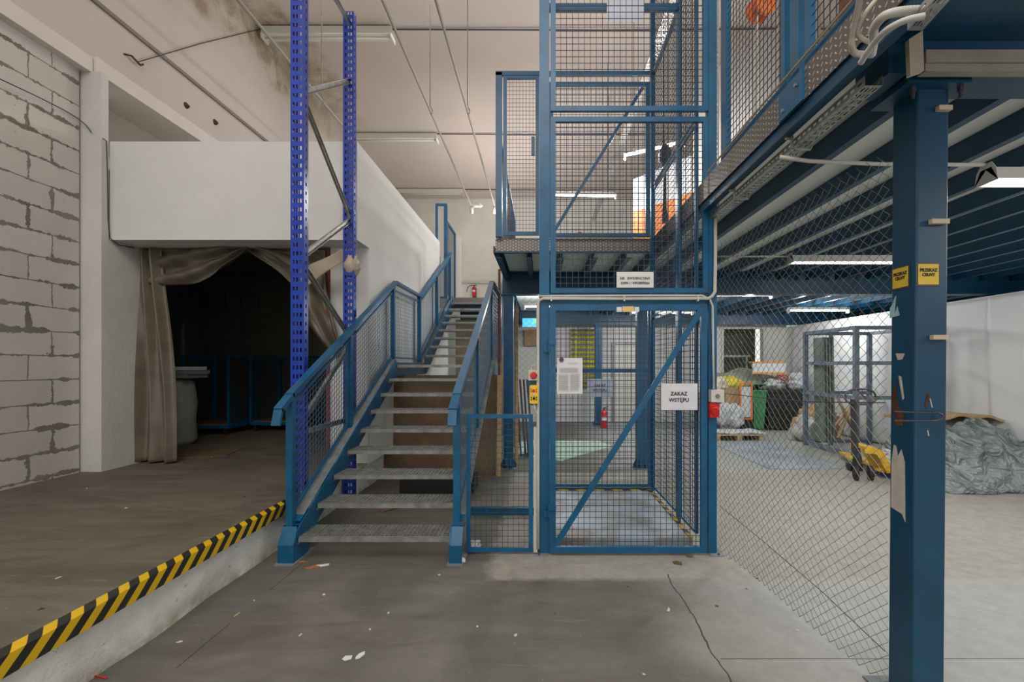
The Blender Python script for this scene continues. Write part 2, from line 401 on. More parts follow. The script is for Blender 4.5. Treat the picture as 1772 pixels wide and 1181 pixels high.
def text(body, size, loc, rot, m, parent, name='lettering', bold=0.0, sx=1.0, tilt=None):
    cu = bpy.data.curves.new('t', 'FONT'); cu.body = body; cu.size = size; cu.align_x = 'CENTER'; cu.align_y = 'CENTER'
    cu.extrude = 0.0006; cu.offset = bold; cu.resolution_u = 3
    t = bpy.data.objects.new('t', cu); C.objects.link(t)
    bpy.context.view_layer.update()
    me = bpy.data.meshes.new_from_object(t.evaluated_get(bpy.context.evaluated_depsgraph_get()))
    bpy.data.objects.remove(t)
    me.materials.clear(); me.materials.append(m); me.name = name
    o = bpy.data.objects.new(name, me); C.objects.link(o); o.parent = parent
    o.location = Vector(loc)-wloc(parent); o.rotation_euler = rot; o.scale = (sx, 1, 1)
    return o
FR = (math.pi/2, 0, 0)       # faces the camera side (-Y)
def wmesh(A, U, V, nu, nv, r=0.0022):
    """square welded mesh: origin A, edge vectors U, V"""
    b = MB(); A, U, V = Vector(A), Vector(U), Vector(V); n = U.cross(V).normalized()
    for i in range(1, nu): b.bar(A+U*i/nu+n*r, A+U*i/nu+V+n*r, r*2, r*2, n)
    for j in range(1, nv): b.bar(A+V*j/nv-n*r, A+V*j/nv+U-n*r, r*2, r*2, n)
    return b
def frame(A, U, V, w, t):
    """rectangular frame of flat bars, w wide in plane, t deep"""
    b = MB(); A, U, V = Vector(A), Vector(U), Vector(V); u = U.normalized(); v = V.normalized(); n = U.cross(V).normalized()
    b.bar(A+u*w/2, A+u*w/2+V, w, t, n); b.bar(A+U-u*w/2, A+U-u*w/2+V, w, t, n)
    b.bar(A+u*w+v*w/2, A+U-u*w+v*w/2, w, t, n); b.bar(A+V-v*w/2+u*w, A+V+U-v*w/2-u*w, w, t, n)
    return b
def chain(A, B_, z0, z1, pu=0.085, pz=0.075, r=0.0016, slack=0.012, top=None):
    b = MB(); A, B_ = Vector(A), Vector(B_); Lh = (B_-A).length; d = (B_-A)/Lh; n = Vector((-d.y, d.x, 0))
    nw = int(Lh/(pu/2)); h = pz/2; nk = int((z1-z0)/h)
    for j in range(nw):
        pts = []
        for k in range(nk+1+(j % 2)):
            e = (k % 2 == 0) == (j % 2 == 0); u = (j if e else j+1)*pu/2; z = z0+k*h
            wv = slack*noise.noise(Vector((u*2.3, z*2.1, 3.1)))
            off = n*(0.0022*(1 if k % 2 else -1)+slack*2.2*noise.noise(Vector((u*1.2, z*1.1, 0))))
            pts.append(A+d*min(u+wv, Lh)+off+Vector((0, 0, z+slack*noise.noise(Vector((u*2, 7, z*2))))))
        b.tube(pts, r, 4, False)
    return b

# ================================================================ SETTING
ZR = 0.35; XK = -2.12; ZM = 2.94; HC = 7.40; YB = 16.2; XR = 6.5; XS = 1.284
struct('floor', B(XK-0.2, 9.5, -4, YB, -0.15, 0), floorm)
struct('floor.001', B(-7.5, XK-0.03, -4, YB, ZR-0.12, ZR), floorr)
def dockf(u, v):
    y = -4+u*(YB+4); z = v*ZR
    return Vector((XK-0.02+0.022*noise.noise(Vector((y*2.2, z*6, 1)))*(1 if v < 0.97 else 0.3)+0.02*(1-v)*(0.6+noise.noise(Vector((y*1.1, 0, 5)))), y, z))
dk = MB().grid(dockf, 500, 10); dk.box(XK-0.3, XK-0.045, -4, YB, 0, ZR-0.002)
struct('trim_1', dk, dockm, 'flaking white painted face of the raised floor edge')
# hazard tape bent over the dock edge
tp = MB()
N_ = 160
def tfn(u, v):
    y = 0.6+u*(4.2-0.6); wv = 0.004*noise.noise(Vector((y*3, v, 0)))
    s = v*0.145
    if s < 0.06: return Vector((XK-0.055+s, y, ZR+0.004+wv*0.3))
    return Vector((XK+0.012+wv*0.4, y, ZR+0.004-(s-0.06)))
tp.grid(tfn, N_, 12)
tag(tp.build('hazard_tape', hazard, solid=0.002), 'black and yellow striped hazard tape along the edge of the raised floor', 'hazard tape')

XW = -4.93
struct('wall_left', B(XW-0.25, XW, -4, 4.88, ZR, 4.66), blockm)
struct('wall_left.001', B(XW-0.25, XW, -4, YB, 4.82, HC), wallum)
struct('wall_left.002', B(-5.6, -5.35, 5.3, YB, 3.95, 4.82), mat('recess_wall', (0.40, 0.36, 0.31), 0.9, 0, 0.1, 2))
pl_ = B(XW-0.3, -4.72, 4.91, 5.40, ZR, 2.87); pl_.box(XW-0.3, -4.72, 4.91, 4.99, 2.87, 4.66)
struct('trim_2', pl_, pil, 'white plastered pilaster beside the block wall')
be = B(-5.5, -4.83, -4, 4.93, 4.655, 4.82); be.box(-5.5, -4.80, 4.94, YB, 4.67, 4.84)
struct('trim_3', be, plaster, 'long plastered beam above the block wall')
struct('trim_4', MB().bar((XW+0.015, -4, 5.52), (XW+0.015, YB, 5.52), 0.03, 0.045), mat('dark_joint', (0.22, 0.19, 0.16), 0.8), 'thin strip along the upper left wall')
struct('ceiling', B(-7, 9.5, -4, YB+0.3, HC, HC+0.2), ceilm)
struct('wall_back', B(-7, 9.5, YB, YB+0.25, ZM, HC), mat('back_wall_paint', (0.74, 0.72, 0.69), 0.9, 0, 0.08, 1))
struct('wall_right', B(XR, XR+0.2, 0.5, 12.2, 0, 2.50), mat('white_wall_sheet', (0.72, 0.73, 0.73), 0.75, 0, 0.05, 0.8, 0.25, 2.2))
wsm = mat('hung_white_sheet', (0.72, 0.73, 0.74), 0.6, 0, 0.04, 1)
for k, (ya_, yb_) in enumerate(((6.42, 11.6), (1.5, 6.50))):
    def shf(u, v, ya_=ya_, yb_=yb_, k=k):
        y = ya_+(yb_-ya_)*u; z = 0.02+v*2.44
        return Vector((XR-0.075-0.02*k-0.05*noise.noise(Vector((y*0.7, z*0.9, k*5)))-0.03*(0.5-abs(noise.noise(Vector((y*1.1+z*0.8, z*0.6, 2)))))*2, y, z))
    tag(MB().grid(shf, 90, 40).build('wall_sheet', wsm, smooth=True, solid=0.004), ['white sheet hung on the right wall behind the near column', 'white sheet on right wall overlapping at the picture edge'][k], 'wall sheet')
struct('wall_right.001', B(9.3, 9.5, -4, YB, 0, HC), plaster)
struct('wall_right.002', B(XR+0.2, 9.28, -4, 12.2, 0, 2.45), darkwall)
# white box room: bulkhead over the doorway, side wall, opening
XBx = -2.005
struct('wall_back.001', B(-4.715, XBx, 5.0, 5.36, 2.87, 3.95), white)
struct('wall_side', B(XBx-0.12, XBx, 5.36, 9.1, ZR, 3.95).box(XBx-0.12, XBx, 9.1, YB, ZR, ZM-0.3), white)
struct('wall_back.002', B(-2.46, XBx-0.01, 5.34, 5.5, ZR, 2.87), white)
struct('ceiling.001', B(-7.4, XBx-0.13, 5.36, 9.5, 3.80, 3.94), white)
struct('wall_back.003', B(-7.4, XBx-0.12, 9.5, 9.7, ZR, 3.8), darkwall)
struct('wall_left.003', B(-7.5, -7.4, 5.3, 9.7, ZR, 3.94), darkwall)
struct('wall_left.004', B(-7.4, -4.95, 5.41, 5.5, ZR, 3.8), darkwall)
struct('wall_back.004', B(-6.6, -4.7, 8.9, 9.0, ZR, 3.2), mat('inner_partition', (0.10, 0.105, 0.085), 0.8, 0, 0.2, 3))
struct('trim_5', B(-4.735, -4.70, 5.405, 5.46, ZR, 2.87).box(-2.49, -2.455, 5.30, 5.5, ZR, 2.87), redjamb, 'red oxide steel jambs of the curtained doorway')
# ground level wall at the back, below the mezzanine
gw = mat('ground_back_wall', (0.68, 0.69, 0.68), 0.85, 0, 0.05, 1)
b = B(-2.0, 4.78, 12.05, 12.3, 0, ZM-0.3); b.box(5.92, XR, 12.05, 12.3, 0, ZM-0.3); b.box(4.78, 5.92, 12.05, 12.3, 2.50, ZM-0.3); b.box(4.78, 5.92, 12.05, 12.3, 0, 1.1)
struct('wall_back.005', b, gw)
struct('wall_back.006', B(4.4, 6.4, 13.6, 13.7, 0, 2.7), darkwall)
struct('window_1', frame((4.78, 12.04, 1.1), (1.14, 0, 0), (0, 0, 1.4), 0.05, 0.05), fixw)
d1 = struct('door_1', B(1.95, 2.85, 12.0, 12.045, 0.01, 2.03), fixw)
tag(MB().tube([(2.74, 11.99, 1.02), (2.74, 11.94, 1.02), (2.63, 11.94, 1.02)], 0.012, 8).box(2.715, 2.765, 11.985, 12.0, 0.92, 1.1).build('door_handle', handle, d1), None, None)
frame((1.89, 12.03, 0), (1.02, 0, 0), (0, 0, 2.1), 0.055, 0.05).build('door_frame', dgalv, d1)

# ================================================================ MEZZANINE
mz = thing('mezzanine', (1.3, 9, 2.6), 'blue steel mezzanine floor with white underside and chequer plate edge', 'mezzanine')
dk = B(XS, 9.28, 0.4, YB, 2.85, ZM-0.02); dk.box(-0.51, XS, 5.2, YB, 2.85, ZM-0.02); dk.box(-4.9, -0.51, 9.75, YB, 2.85, ZM-0.02)
dk.build('deck', decku, mz)
def cjoist(x, y0, y1, zb=2.72, zt=2.848, fw=0.05, t=0.006):
    b = MB(); b.box(x, x+t, y0, y1, zb, zt); b.box(x+t, x+fw, y0, y1, zb, zb+t); b.box(x+t, x+fw, y0, y1, zt-t, zt); return b
def hbeam_x(x0, x1, yc, zb, zt, fw=0.17, t=0.02):
    b = B(x0, x1, yc-fw/2, yc+fw/2, zb, zb+t); b.box(x0, x1, yc-fw/2, yc+fw/2, zt-t, zt); b.box(x0, x1, yc-0.006, yc+0.006, zb+t, zt-t); return b
xs = [XS+0.005]; x = 1.68
while x < 9.2: xs.append(x); x += 0.425
for x in xs[1:]:
    cjoist(x, 2.09, 6.56).build('joist', dblue, mz)
    cjoist(x, 6.74, 11.3).build('joist', dblue, mz)
cjoist(xs[0], 0.4, 6.56).build('joist', dblue, mz); cjoist(xs[0], 6.74, 11.3).build('joist', dblue, mz)
B(1.45, 9.2, 0.4, 1.90, 2.838, 2.849).build('soffit_plate', dblue, mz); B(1.53, 9.2, 1.885, 1.91, 2.735, 2.838).build('fascia_plate', dblue, mz); B(1.45, 1.53, 1.90, 2.10, 2.715, 2.838).build('end_plate', dblue, mz)
for x in (-0.5, -0.16, 0.21, 0.6, 0.98): cjoist(x, 5.2, 6.56, fw=0.06).build('joist', dblue, mz)
hbeam_x(1.56, 9.2, 2.0, 2.715, 2.93).build('main_beam', dblue, mz)
hbeam_x(-0.55, 9.2, 6.65, 2.52, 2.85).build('main_beam', dblue, mz)
hbeam_x(-2.0, 9.2, 11.4, 2.50, 2.85).build('main_beam', dblue, mz)
cjoist(-0.52, 6.74, 11.3, 2.6).build('joist', dblue, mz)
B(XS-0.008, XS-0.002, 1.0, 5.2, 2.785, ZM).build('edge_plate', cheq, mz)
e = B(-0.51, XS-0.008, 5.188, 5.194, 2.785, ZM).build('edge_plate', cheq, mz)
B(-0.52, XS, 5.14, 5.185, 2.765, 2.783).box(-0.53, -0.515, 5.14, 9.75, 2.765, 2.84).build('edge_angle', dblue, mz)
B(-1.87, -0.6, 9.735, 9.748, 2.79, ZM).build('edge_plate', cheq, mz)
B(-1.87, -0.6, 9.75, 9.80, 2.65, 2.79).build('edge_angle', dblue, mz)
# beige trunking strip on the front beam
tag(B(1.56, 9.0, 1.845, 1.883, 2.724, 2.776).box(1.56, 9.0, 1.85, 1.888, 2.692, 2.722).build('cable_trunking', mat('olive_trunking', (0.26, 0.25, 0.21), 0.6, 0, 0.15, 6)), 'beige trunking running along the near mezzanine beam', 'trunking')
tag(MB().prism([(1.475, 1.82, 2.655), (1.53, 1.82, 2.675), (1.525, 1.82, 2.835), (1.47, 1.82, 2.80)], (0, 0.02, 0)).build('packing_board', mat('torn_board', (0.42, 0.34, 0.28), 0.8, 0, 0.3, 9)), 'torn brown packing board wedged at the beam end above the column', 'board')

def column(px, w, y0, label, ztop=2.52, base=True, tone=blue):
    x0 = px; t = thing('steel_column', (x0+w/2, y0+w/2, 0), label, 'column', 'blue steel columns under the mezzanine')
    B(x0, x0+w, y0, y0+w, 0.012, ztop-0.012).build('shaft', tone, t)
    B(x0-0.05, x0+w+0.05, y0-0.05, y0+w+0.05, 0, 0.012).build('base_plate', dusty, t)
    B(x0-0.04, x0+w+0.04, y0-0.04, y0+w+0.04, ztop-0.012, ztop).build('cap_plate', tone, t)
    g = MB()
    for s in (-1, 1):
        xx = x0+w/2+s*w/2
        g.prism([(xx, y0+w*.5-0.005, 0.012), (xx+s*0.045, y0+w*.5-0.005, 0.012), (xx+s*0.045, y0+w*.5-0.005, 0.06), (xx, y0+w*.5-0.005, 0.14)], (0, 0.01, 0))
    for s in (0.25, 0.75):
        g.prism([(x0+w*s-0.004, y0, 0.012), (x0+w*s-0.004, y0-0.045, 0.012), (x0+w*s-0.004, y0-0.045, 0.06), (x0+w*s-0.004, y0, 0.14)], (0.008, 0, 0))
    g.build('gusset', tone, t); return t
column(-0.53, 0.14, 6.58, 'blue steel column just right of the staircase, boards leaning by it')
column(1.40, 0.15, 6.58, 'blue steel column seen through the lift cage, left of its back corner')
column(1.36, 0.15, 11.3, 'far blue steel column with red fire extinguisher at its foot', 2.50)
column(5.2, 0.15, 6.58, 'blue steel column hidden behind the large near column') if False else None

# near column, leaning very slightly
cx0, cy0, cw = 1.615, 1.97, 0.14
nc = thing('steel_column', (cx0+cw/2, cy0+cw/2, 0), 'large near blue steel column with yellow notices and peeling paint', 'column')
def lean(z): return 0.0+0.022*(z/2.7)-0.010
b = MB(); c0 = []
r_ = 0.010
def csec(z):
    dx = lean(z); x0, x1, y0, y1 = cx0+dx, cx0+cw+dx, cy0, cy0+cw; pts = []
    for (cxx, cyy, a0) in ((x1-r_, y1-r_, 0), (x0+r_, y1-r_, 90), (x0+r_, y0+r_, 180), (x1-r_, y0+r_, 270)):
        for k in range(4):
            a = math.radians(a0+k*30); pts.append(Vector((cxx+r_*math.cos(a), cyy+r_*math.sin(a), z)))
    return pts
v = csec(0.01)+csec(2.69); n = 16
b.add(v, [(i, (i+1) % n, (i+1) % n+n, i+n) for i in range(n)]+[tuple(range(n, 2*n)), tuple(reversed(range(n)))])
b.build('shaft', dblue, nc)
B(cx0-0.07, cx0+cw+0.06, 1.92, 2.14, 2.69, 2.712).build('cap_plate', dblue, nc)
B(cx0-0.07, cx0+cw+0.06, 1.92, 2.19, 0, 0.01).build('base_plate', dusty, nc)
for (bx, by) in ((cx0-0.02, 1.955), (cx0+cw+0.04, 1.95)):
    MB().lathe((bx, by, 2.665), [(0.013, 0), (0.013, 0.025)], n=6).lathe((bx, by, 2.64), [(0.007, 0), (0.007, 0.026)], n=8).build('bolt', handle, nc)
def on_side(px, py):   # on the left (-X) face of the near column
    z0 = 1.5
    X = cx0-0.001; Y = X*F/(px-VX); z = CH+(VY-py)/F*Y; X = cx0+lean(z)-0.001; Y = X*F/(px-VX); return Vector((X, Y, CH+(VY-py)/F*Y))
def on_front(px, py, d=0.001): return at(px, py, cy0-d)
def patch(pts, side, m, name, th=0.0012):
    q = [(on_side if side else on_front)(*p) for p in pts]; e = (-th, 0, 0) if side else (0, -th, 0)
    return MB().prism(q, e).build(name, m, nc)
patch([(1543, 800), (1547, 770), (1551, 772), (1554, 790), (1560, 778), (1566, 800), (1567, 905), (1561, 890), (1542, 878)], 1, bare, 'peeled_paint_patch')['label'] = 'tall pale patch of bare primer'
patch([(1540, 551), (1540, 534), (1545, 526), (1548, 516), (1551, 512), (1548, 545), (1553, 530), (1557, 546)], 1, mintp, 'peeled_sticker')['label'] = 'turquoise remains of a sticker'
patch([(1550, 612), (1566, 612), (1562, 622), (1554, 624)], 1, bare, 'peeled_paint_patch')
patch([(1547, 720), (1543, 690), (1550, 660), (1553, 700), (1566, 722), (1562, 738), (1548, 736)], 1, rust, 'rust_patch')
patch([(1555, 650), (1560, 652), (1565, 690), (1562, 693)], 1, bare, 'peeled_paint_patch')
patch([(1600, 700), (1605, 682), (1609, 684), (1603, 708)], 0, rust, 'rust_patch')
for (a, bq) in (((1604, 745), (1606, 755)), ((1608, 690), (1612, 706))):
    patch([a, (a[0]+2, a[1]), (bq[0]+2, bq[1]), bq], 0, bare, 'paint_chip')
for (x0_, x1_, yy) in ((1606, 1636, 385), (1608, 1634, 584), (1618, 1641, 190)):
    zc = at(0, yy, cy0).z; xa = at(x0_, yy, cy0).x; xb = at(x1_, yy, cy0).x
    tag(B(xa, xb, cy0-0.022, cy0-0.0015, zc-0.011, zc+0.009).build('wooden_peg', mat('pale_clip', (0.55, 0.45, 0.33), 0.7)), {385: 'pale clip on the near column above the yellow notices', 584: 'pale clip on the near column below the yellow notices', 190: 'topmost pale clip on the near column, just under its cap plate'}[yy], 'clip')
# bent rod hook
hk = []
for k in range(25):
    t = k/24
    if t < 0.45: p = at(1548+ (1620-1548)*t/0.45, 713+5*t, 1.955)
    elif t < 0.6:
        a = (t-0.45)/0.15*math.pi; p = at(1620+12*math.sin(a), 721-7*math.cos(a)+0.5, 1.945)
    else: p = at(1620-(1620-1548)*(t-0.6)/0.4, 729-1*(t-0.6), 1.94)
    hk.append(p)
tag(MB().tube(hk, 0.004, 8).build('wire_hook', handle, smooth=True), 'bent dark steel rod looped round the near column at rusty hole', 'hook')
# notices
def notice(c, u, sz, label, rot, nrm):
    t = thing('notice', c, label, 'sign', 'yellow notices on the near column'); u = Vector(u); zv = Vector((0, 0, 1)); c = Vector(c); nrm = Vector(nrm)
    MB().prism([c-u*sz/2-zv*sz*.5, c+u*sz/2-zv*sz*.5, c+u*sz/2+zv*sz*.5, c-u*sz/2+zv*sz*.5], nrm*0.0015).build('border', handle, t)
    s2 = sz*0.84; o = c+nrm*0.0016
    MB().prism([o-u*s2/2-zv*s2*.5, o+u*s2/2-zv*s2*.5, o+u*s2/2+zv*s2*.5, o-u*s2/2+zv*s2*.5], nrm*0.0008).build('face', signy, t)
    text('PRZEKAZ\nCELNY', sz*0.185, o+nrm*0.0016+zv*sz*0.09-zv*sz*0.02, rot, ink, t, bold=0.0007, sx=0.92)
    return t
notice(on_front(1606, 475), (1, 0, 0), 0.105, 'square yellow PRZEKAZ CELNY notice on front face of the near column', FR, (0, -1, 0))
p = on_side(1558.5, 481)
notice(p, (0, -1, 0), 0.105, 'square yellow PRZEKAZ CELNY notice on left side of the near column', (math.pi/2, 0, -math.pi/2), (-1, 0, 0))

# cable tray under the mezzanine edge
def tray(name, A, Bq, w, hgt, side, label, cat='cable tray', parent=None, slot=0.045, up=Vector((0, 0, 1)), m=galv):
    A, Bq = Vector(A), Vector(Bq); L_ = (Bq-A).length; d = (Bq-A)/L_; s = Vector(side)
    b = MB(); n = int(L_/slot)
    for lane in range(5):                       # bottom strips with gaps = slots
        s0 = A+s*(w*lane/4.5); b.prism([s0, s0+s*(w*0.11), s0+s*(w*0.11)+d*L_, s0+d*L_], up*-0.0015)
    for i in range(n+1):
        q = A+d*i*slot
        b.prism([q, q+s*w, q+s*w+d*slot*0.38, q+d*slot*0.38], up*-0.0014)
    for e_ in (0, 1):
        q = A+s*w*e_; 
        for (h0, h1) in ((0, 0.36), (0.62, 1.0)):
            b.prism([q+up*hgt*h0, q+up*hgt*h1, q+up*hgt*h1+d*L_, q+up*hgt*h0+d*L_], s*0.0015)
        for i in range(n+1):
            r0 = q+d*i*slot; b.prism([r0+up*hgt*.3, r0+up*hgt*.7, r0+up*hgt*.7+d*slot*.4, r0+up*hgt*.3+d*slot*.4], s*0.0014)
    return tag(b.build(name, m, parent), label, cat)
tray('cable_tray', (1.35, 1.9, 2.665), (1.35, 3.66, 2.665), 0.075, 0.04, (1, 0, 0), 'perforated galvanised cable tray hung under the mezzanine edge')
for y in (2.42, 3.14):
    c_ = MB().tube([(1.300, y, 2.70), (1.33, y, 2.70), (1.335, y, 2.715), (1.335, y, 2.65), (1.36, y, 2.643), (1.43, y, 2.643), (1.437, y, 2.66)], 0.008, 6)
    tag(c_.build('tray_bracket', dgalv), {2.42: 'zinc bracket clasping the cable tray, nearer of the pair', 3.14: 'zinc bracket clasping the cable tray, the one by the lift'}[y], 'bracket')
tray('cable_tray', (1.345, 3.58, 2.66), (1.345, 3.58, 6.6), 0.001, 0.03, (0, 1, 0), None) if False else None
# vertical perforated strut beside the lift
b = MB(); xs0, xs1, ys = 1.395, 1.432, 3.66
for (a0, a1) in ((xs0, xs0+0.008), (xs0+0.0155, xs0+0.0215), (xs1-0.008, xs1)): b.box(a0, a1, ys, ys+0.002, 2.72, 6.6)
z = 2.72
while z < 6.6: b.box(xs0, xs1, ys+0.0001, ys+0.0019, z, z+0.018); z += 0.042
b.box(xs0-0.0015, xs0, ys, ys+0.03, 2.72, 6.6); b.box(xs1, xs1+0.0015, ys, ys+0.03, 2.72, 6.6)
tag(b.build('perforated_strut', galv), 'vertical perforated zinc strut rising beside the lift cage', 'strut')

# ================================================================ GOODS LIFT
LX0, LX1, LY0, LY1 = 0.015, 1.36, 3.65, 5.18
lift = thing('goods_lift', (0.68, 4.4, 0), 'blue mesh caged goods lift rising through the mezzanine edge', 'goods lift')
B(-0.008, 0.072, 3.62, 3.70, 0.008, 6.8).build('post', blue, lift)
B(1.335, 1.40, 3.62, 3.69, 0.008, 6.8).build('post', blue, lift)
B(1.245, 1.285, 5.13, 5.18, 0.09, 6.8).build('post', blue, lift)
B(1.255, 1.285, 4.17, 4.225, 0.0, 6.8).build('post', blue, lift)
B(0.03, 0.07, 5.13, 5.18, 0.0, 6.8).build('post', blue, lift)
for x in (-0.008-0.04, 1.335): B(x, x+0.11, 3.57, 3.70, 0, 0.008).build('base_plate', dusty, lift)
for x, y in ((-0.01, 3.585), (1.40, 3.585)): MB().lathe((x, y, 0.008), [(0.009, 0), (0.009, 0.012)], n=6).build('bolt', handle, lift)
# crossbars of the front
for (z0, z1) in ((2.035, 2.055), ): B(0.072, 1.335, 3.63, 3.68, z0, z1+0.01).build('crossbar', blue, lift)
B(0.072, 1.335, 3.625, 3.69, 1.985, 2.028).build('crossbar', blue, lift)
# bottom sill/back
B(0.03, 1.285, 5.12, 5.16, 0.085, 0.12).build('sill', blue, lift)
plt = B(0.10, 1.235, 3.70, 5.11, 0.02, 0.10).build('platform', slabm, lift)
B(0.10, 1.235, 5.085, 5.112, 0.10, 0.108).box(1.205, 1.237, 3.70, 5.11, 0.10, 0.11).build('edge_marking', stripes('platform_edge_marking', (0.55, 0.42, 0.03), (0.03, 0.03, 0.03), 0.2, (1, 1, 0), duty=0.45), plt)
# gate
def panel(name, A, U, V, w, t, nu, nv, par, wm=wiredk, r=0.002, fm=blue, brace=None):
    f = frame(A, U, V, w, t).build(name, fm, par)
    A2 = Vector(A)+Vector(U).normalized()*w*0.8+Vector(V).normalized()*w*0.8
    U2 = Vector(U)-Vector(U).normalized()*w*1.6; V2 = Vector(V)-Vector(V).normalized()*w*1.6
    wmesh(A2, U2, V2, nu, nv, r).build('wire_mesh', wm, f)
    if brace: MB().bar(brace[0], brace[1], brace[2], 0.012, Vector(U).cross(Vector(V))).build('brace', fm, f)
    return f
def X_(px, Y): return (px-VX)/F*Y
def Z_(py, Y): return CH+(VY-py)/F*Y
gx0, gx1 = X_(951, 3.62), X_(1221, 3.62); gz0, gz1 = 0.022, Z_(528, 3.62)
gate = panel('gate', (gx0, 3.60, gz0), (gx1-gx0, 0, 0), (0, 0, gz1-gz0), 0.048, 0.035, 25, 40, lift, brace=((gx0+0.05, 3.575, gz0+0.07), (gx1-0.055, 3.575, gz1-0.05), 0.045))
for z in (0.30, 1.60):
    MB().lathe((gx0-0.006, 3.585, z), [(0.011, 0), (0.011, 0.11)], n=12).box(gx0-0.006, gx0+0.05, 3.57, 3.582, z+0.06, z+0.10).box(gx0-0.045, gx0-0.006, 3.60, 3.608, z, z+0.05).build('hinge', blue, gate)
# stickers on gate top rail
for (xa, xb, m_) in ((1067, 1076, paper), (1077, 1097, mat('amber_label', (0.72, 0.50, 0.20), 0.5)), (1098, 1106, paper)):
    B(X_(xa, 3.58), X_(xb, 3.58), 3.5795, 3.5825, Z_(540, 3.58), Z_(531.5 if xa != 1077 else 530.5, 3.58)).build('sticker', m_, gate)
# front mesh panels above the gate
panel('mesh_panel', (0.082, 3.635, Z_(508, 3.64)), (1.25, 0, 0), (0, 0, Z_(204, 3.64)-Z_(508, 3.64)), 0.04, 0.03, 25, 28, lift)
panel('mesh_panel', (0.082, 3.635, Z_(194, 3.64)), (1.25, 0, 0), (0, 0, 2.2), 0.04, 0.03, 25, 42, lift)
# right side panels (two bays), back panels
for (y0, y1) in ((3.70, 4.17), (4.225, 5.13)):
    ny = int((y1-y0)/0.048)
    panel('mesh_panel', (1.27, y0, 0.13), (0, y1-y0, 0), (0, 0, 1.90), 0.025, 0.025, ny, 38, lift)
    panel('mesh_panel', (1.27, y0, 2.06), (0, y1-y0, 0), (0, 0, 1.42), 0.025, 0.025, ny, 28, lift)
    panel('mesh_panel', (1.27, y0, 3.50), (0, y1-y0, 0), (0, 0, 2.4), 0.025, 0.025, ny, 46, lift)
B(0.072, 1.255, 4.16, 4.20, 4.74, 4.80).build('crossbar', blue, lift)
B(1.255, 1.285, 4.225, 5.13, 4.75, 4.79).build('crossbar', blue, lift)
B(0.07, 1.245, 5.13, 5.17, Z_(645, 5.15), Z_(639, 5.15)).build('crossbar', blue, lift)
bg = panel('back_gate', (0.07, 5.14, 0.13), (1.17, 0, 0), (0, 0, 2.02), 0.03, 0.025, 24, 42, lift, r=0.0018)
ug = panel('upper_gate', (0.10, 5.14, Z_(411, 5.14)), (1.13, 0, 0), (0, 0, Z_(143, 5.14)-Z_(411, 5.14)), 0.045, 0.03, 24, 36, lift, r=0.0018, brace=(at(958, 402, 5.115), at(1112, 152, 5.115), 0.035))
B(-0.50, 1.25, 5.12, 5.16, 4.755, 4.80).build('crossbar', blue, lift)

# mezzanine edge fence left of the lift
f1 = thing('guard_fence', (-0.2, 5.16, ZM), 'blue mesh guard fence on mezzanine edge left of the lift', 'fence')
B(X_(858, 5.15), X_(869, 5.15), 5.12, 5.17, ZM, 4.79).build('post', blue, f1)
panel('mesh_panel', (X_(871, 5.15), 5.14, ZM+0.02), (X_(933, 5.15)-X_(871, 5.15), 0, 0), (0, 0, 1.80), 0.04, 0.03, 9, 38, f1, r=0.0016)
panel('mesh_panel', (X_(860, 5.15)+0.02, 5.20, ZM+0.02), (0, 3.2, 0), (0, 0, 1.2), 0.04, 0.03, 60, 24, f1, r=0.0016)
B(-0.10, -0.06, 5.09, 5.13, 3.85, 4.05).build('latch', blue, f1)
# fence along right mezzanine edge
f2 = thing('guard_fence', (1.30, 2.9, ZM), 'blue mesh guard fence on mezzanine edge above the cable tray', 'fence')
for y0, y1 in ((2.40, 3.20), (1.02, 2.22)):
    ny = int((y1-y0)/0.048)
    panel('mesh_panel', (1.30, y0, ZM+0.01), (0, y1-y0, 0), (0, 0, 2.0), 0.04, 0.03, ny, 41, f2, r=0.0018)
B(1.285, 1.325, 2.27, 2.35, 2.86, 5.0).build('post', blue, f2); B(1.285, 1.315, 3.20, 3.25, 2.86, 5.0).build('post', blue, f2)
fp = B(1.262, 1.275, 2.20, 2.42, 2.78, 2.93).build('fixing_plate', blue, f2)
for y, z in ((2.25, 2.88), (2.37, 2.82)): MB().lathe((1.262, y, z), [(0.009, 0), (0.009, 0.01)], axis=(-1, 0, 0), n=6).build('bolt', galv, fp)
tag(MB().tube([(1.27, 1.2, ZM+0.06), (1.27, 1.9, ZM+0.045), (1.27, 2.6, ZM+0.05), (1.275, 3.5, ZM+0.03)], 0.006, 6).build('cable', mat('tan_cable', (0.42, 0.35, 0.24), 0.6)), 'thin tan cable lying along foot of the upper fence', 'cable')

# ================================================================ signs on lift
def sheet(x0, y0, x1, y1, Y, label, m=paper, name='sign', lines=None, group=None, border=False):
    A = at(x0, y1, Y); Bq = at(x1, y0, Y)
    t = thing(name, ((A.x+Bq.x)/2, Y, A.z), label, 'sign', group)
    def sf(u, v):
        return Vector((A.x+(Bq.x-A.x)*u, Y-0.004*math.sin(u*math.pi)*math.sin(v*2.5), A.z+(Bq.z-A.z)*v))
    MB().grid(sf, 10, 10).build('sheet', m, t, solid=0.001)
    for (body, sz, cx_, cy_, sx, bold) in (lines or []): text(body, sz, at(cx_, cy_, Y-0.007), FR, ink, t, bold=bold, sx=sx)
    return t
sheet(1144, 664, 1207, 710, 3.57, 'white ZAKAZ WSTĘPU sheet on the right of the lift gate', lines=[('ZAKAZ', 0.042, 1175, 682, 0.95, 0.0006), ('WSTĘPU', 0.042, 1175, 693, 0.95, 0.0006)])
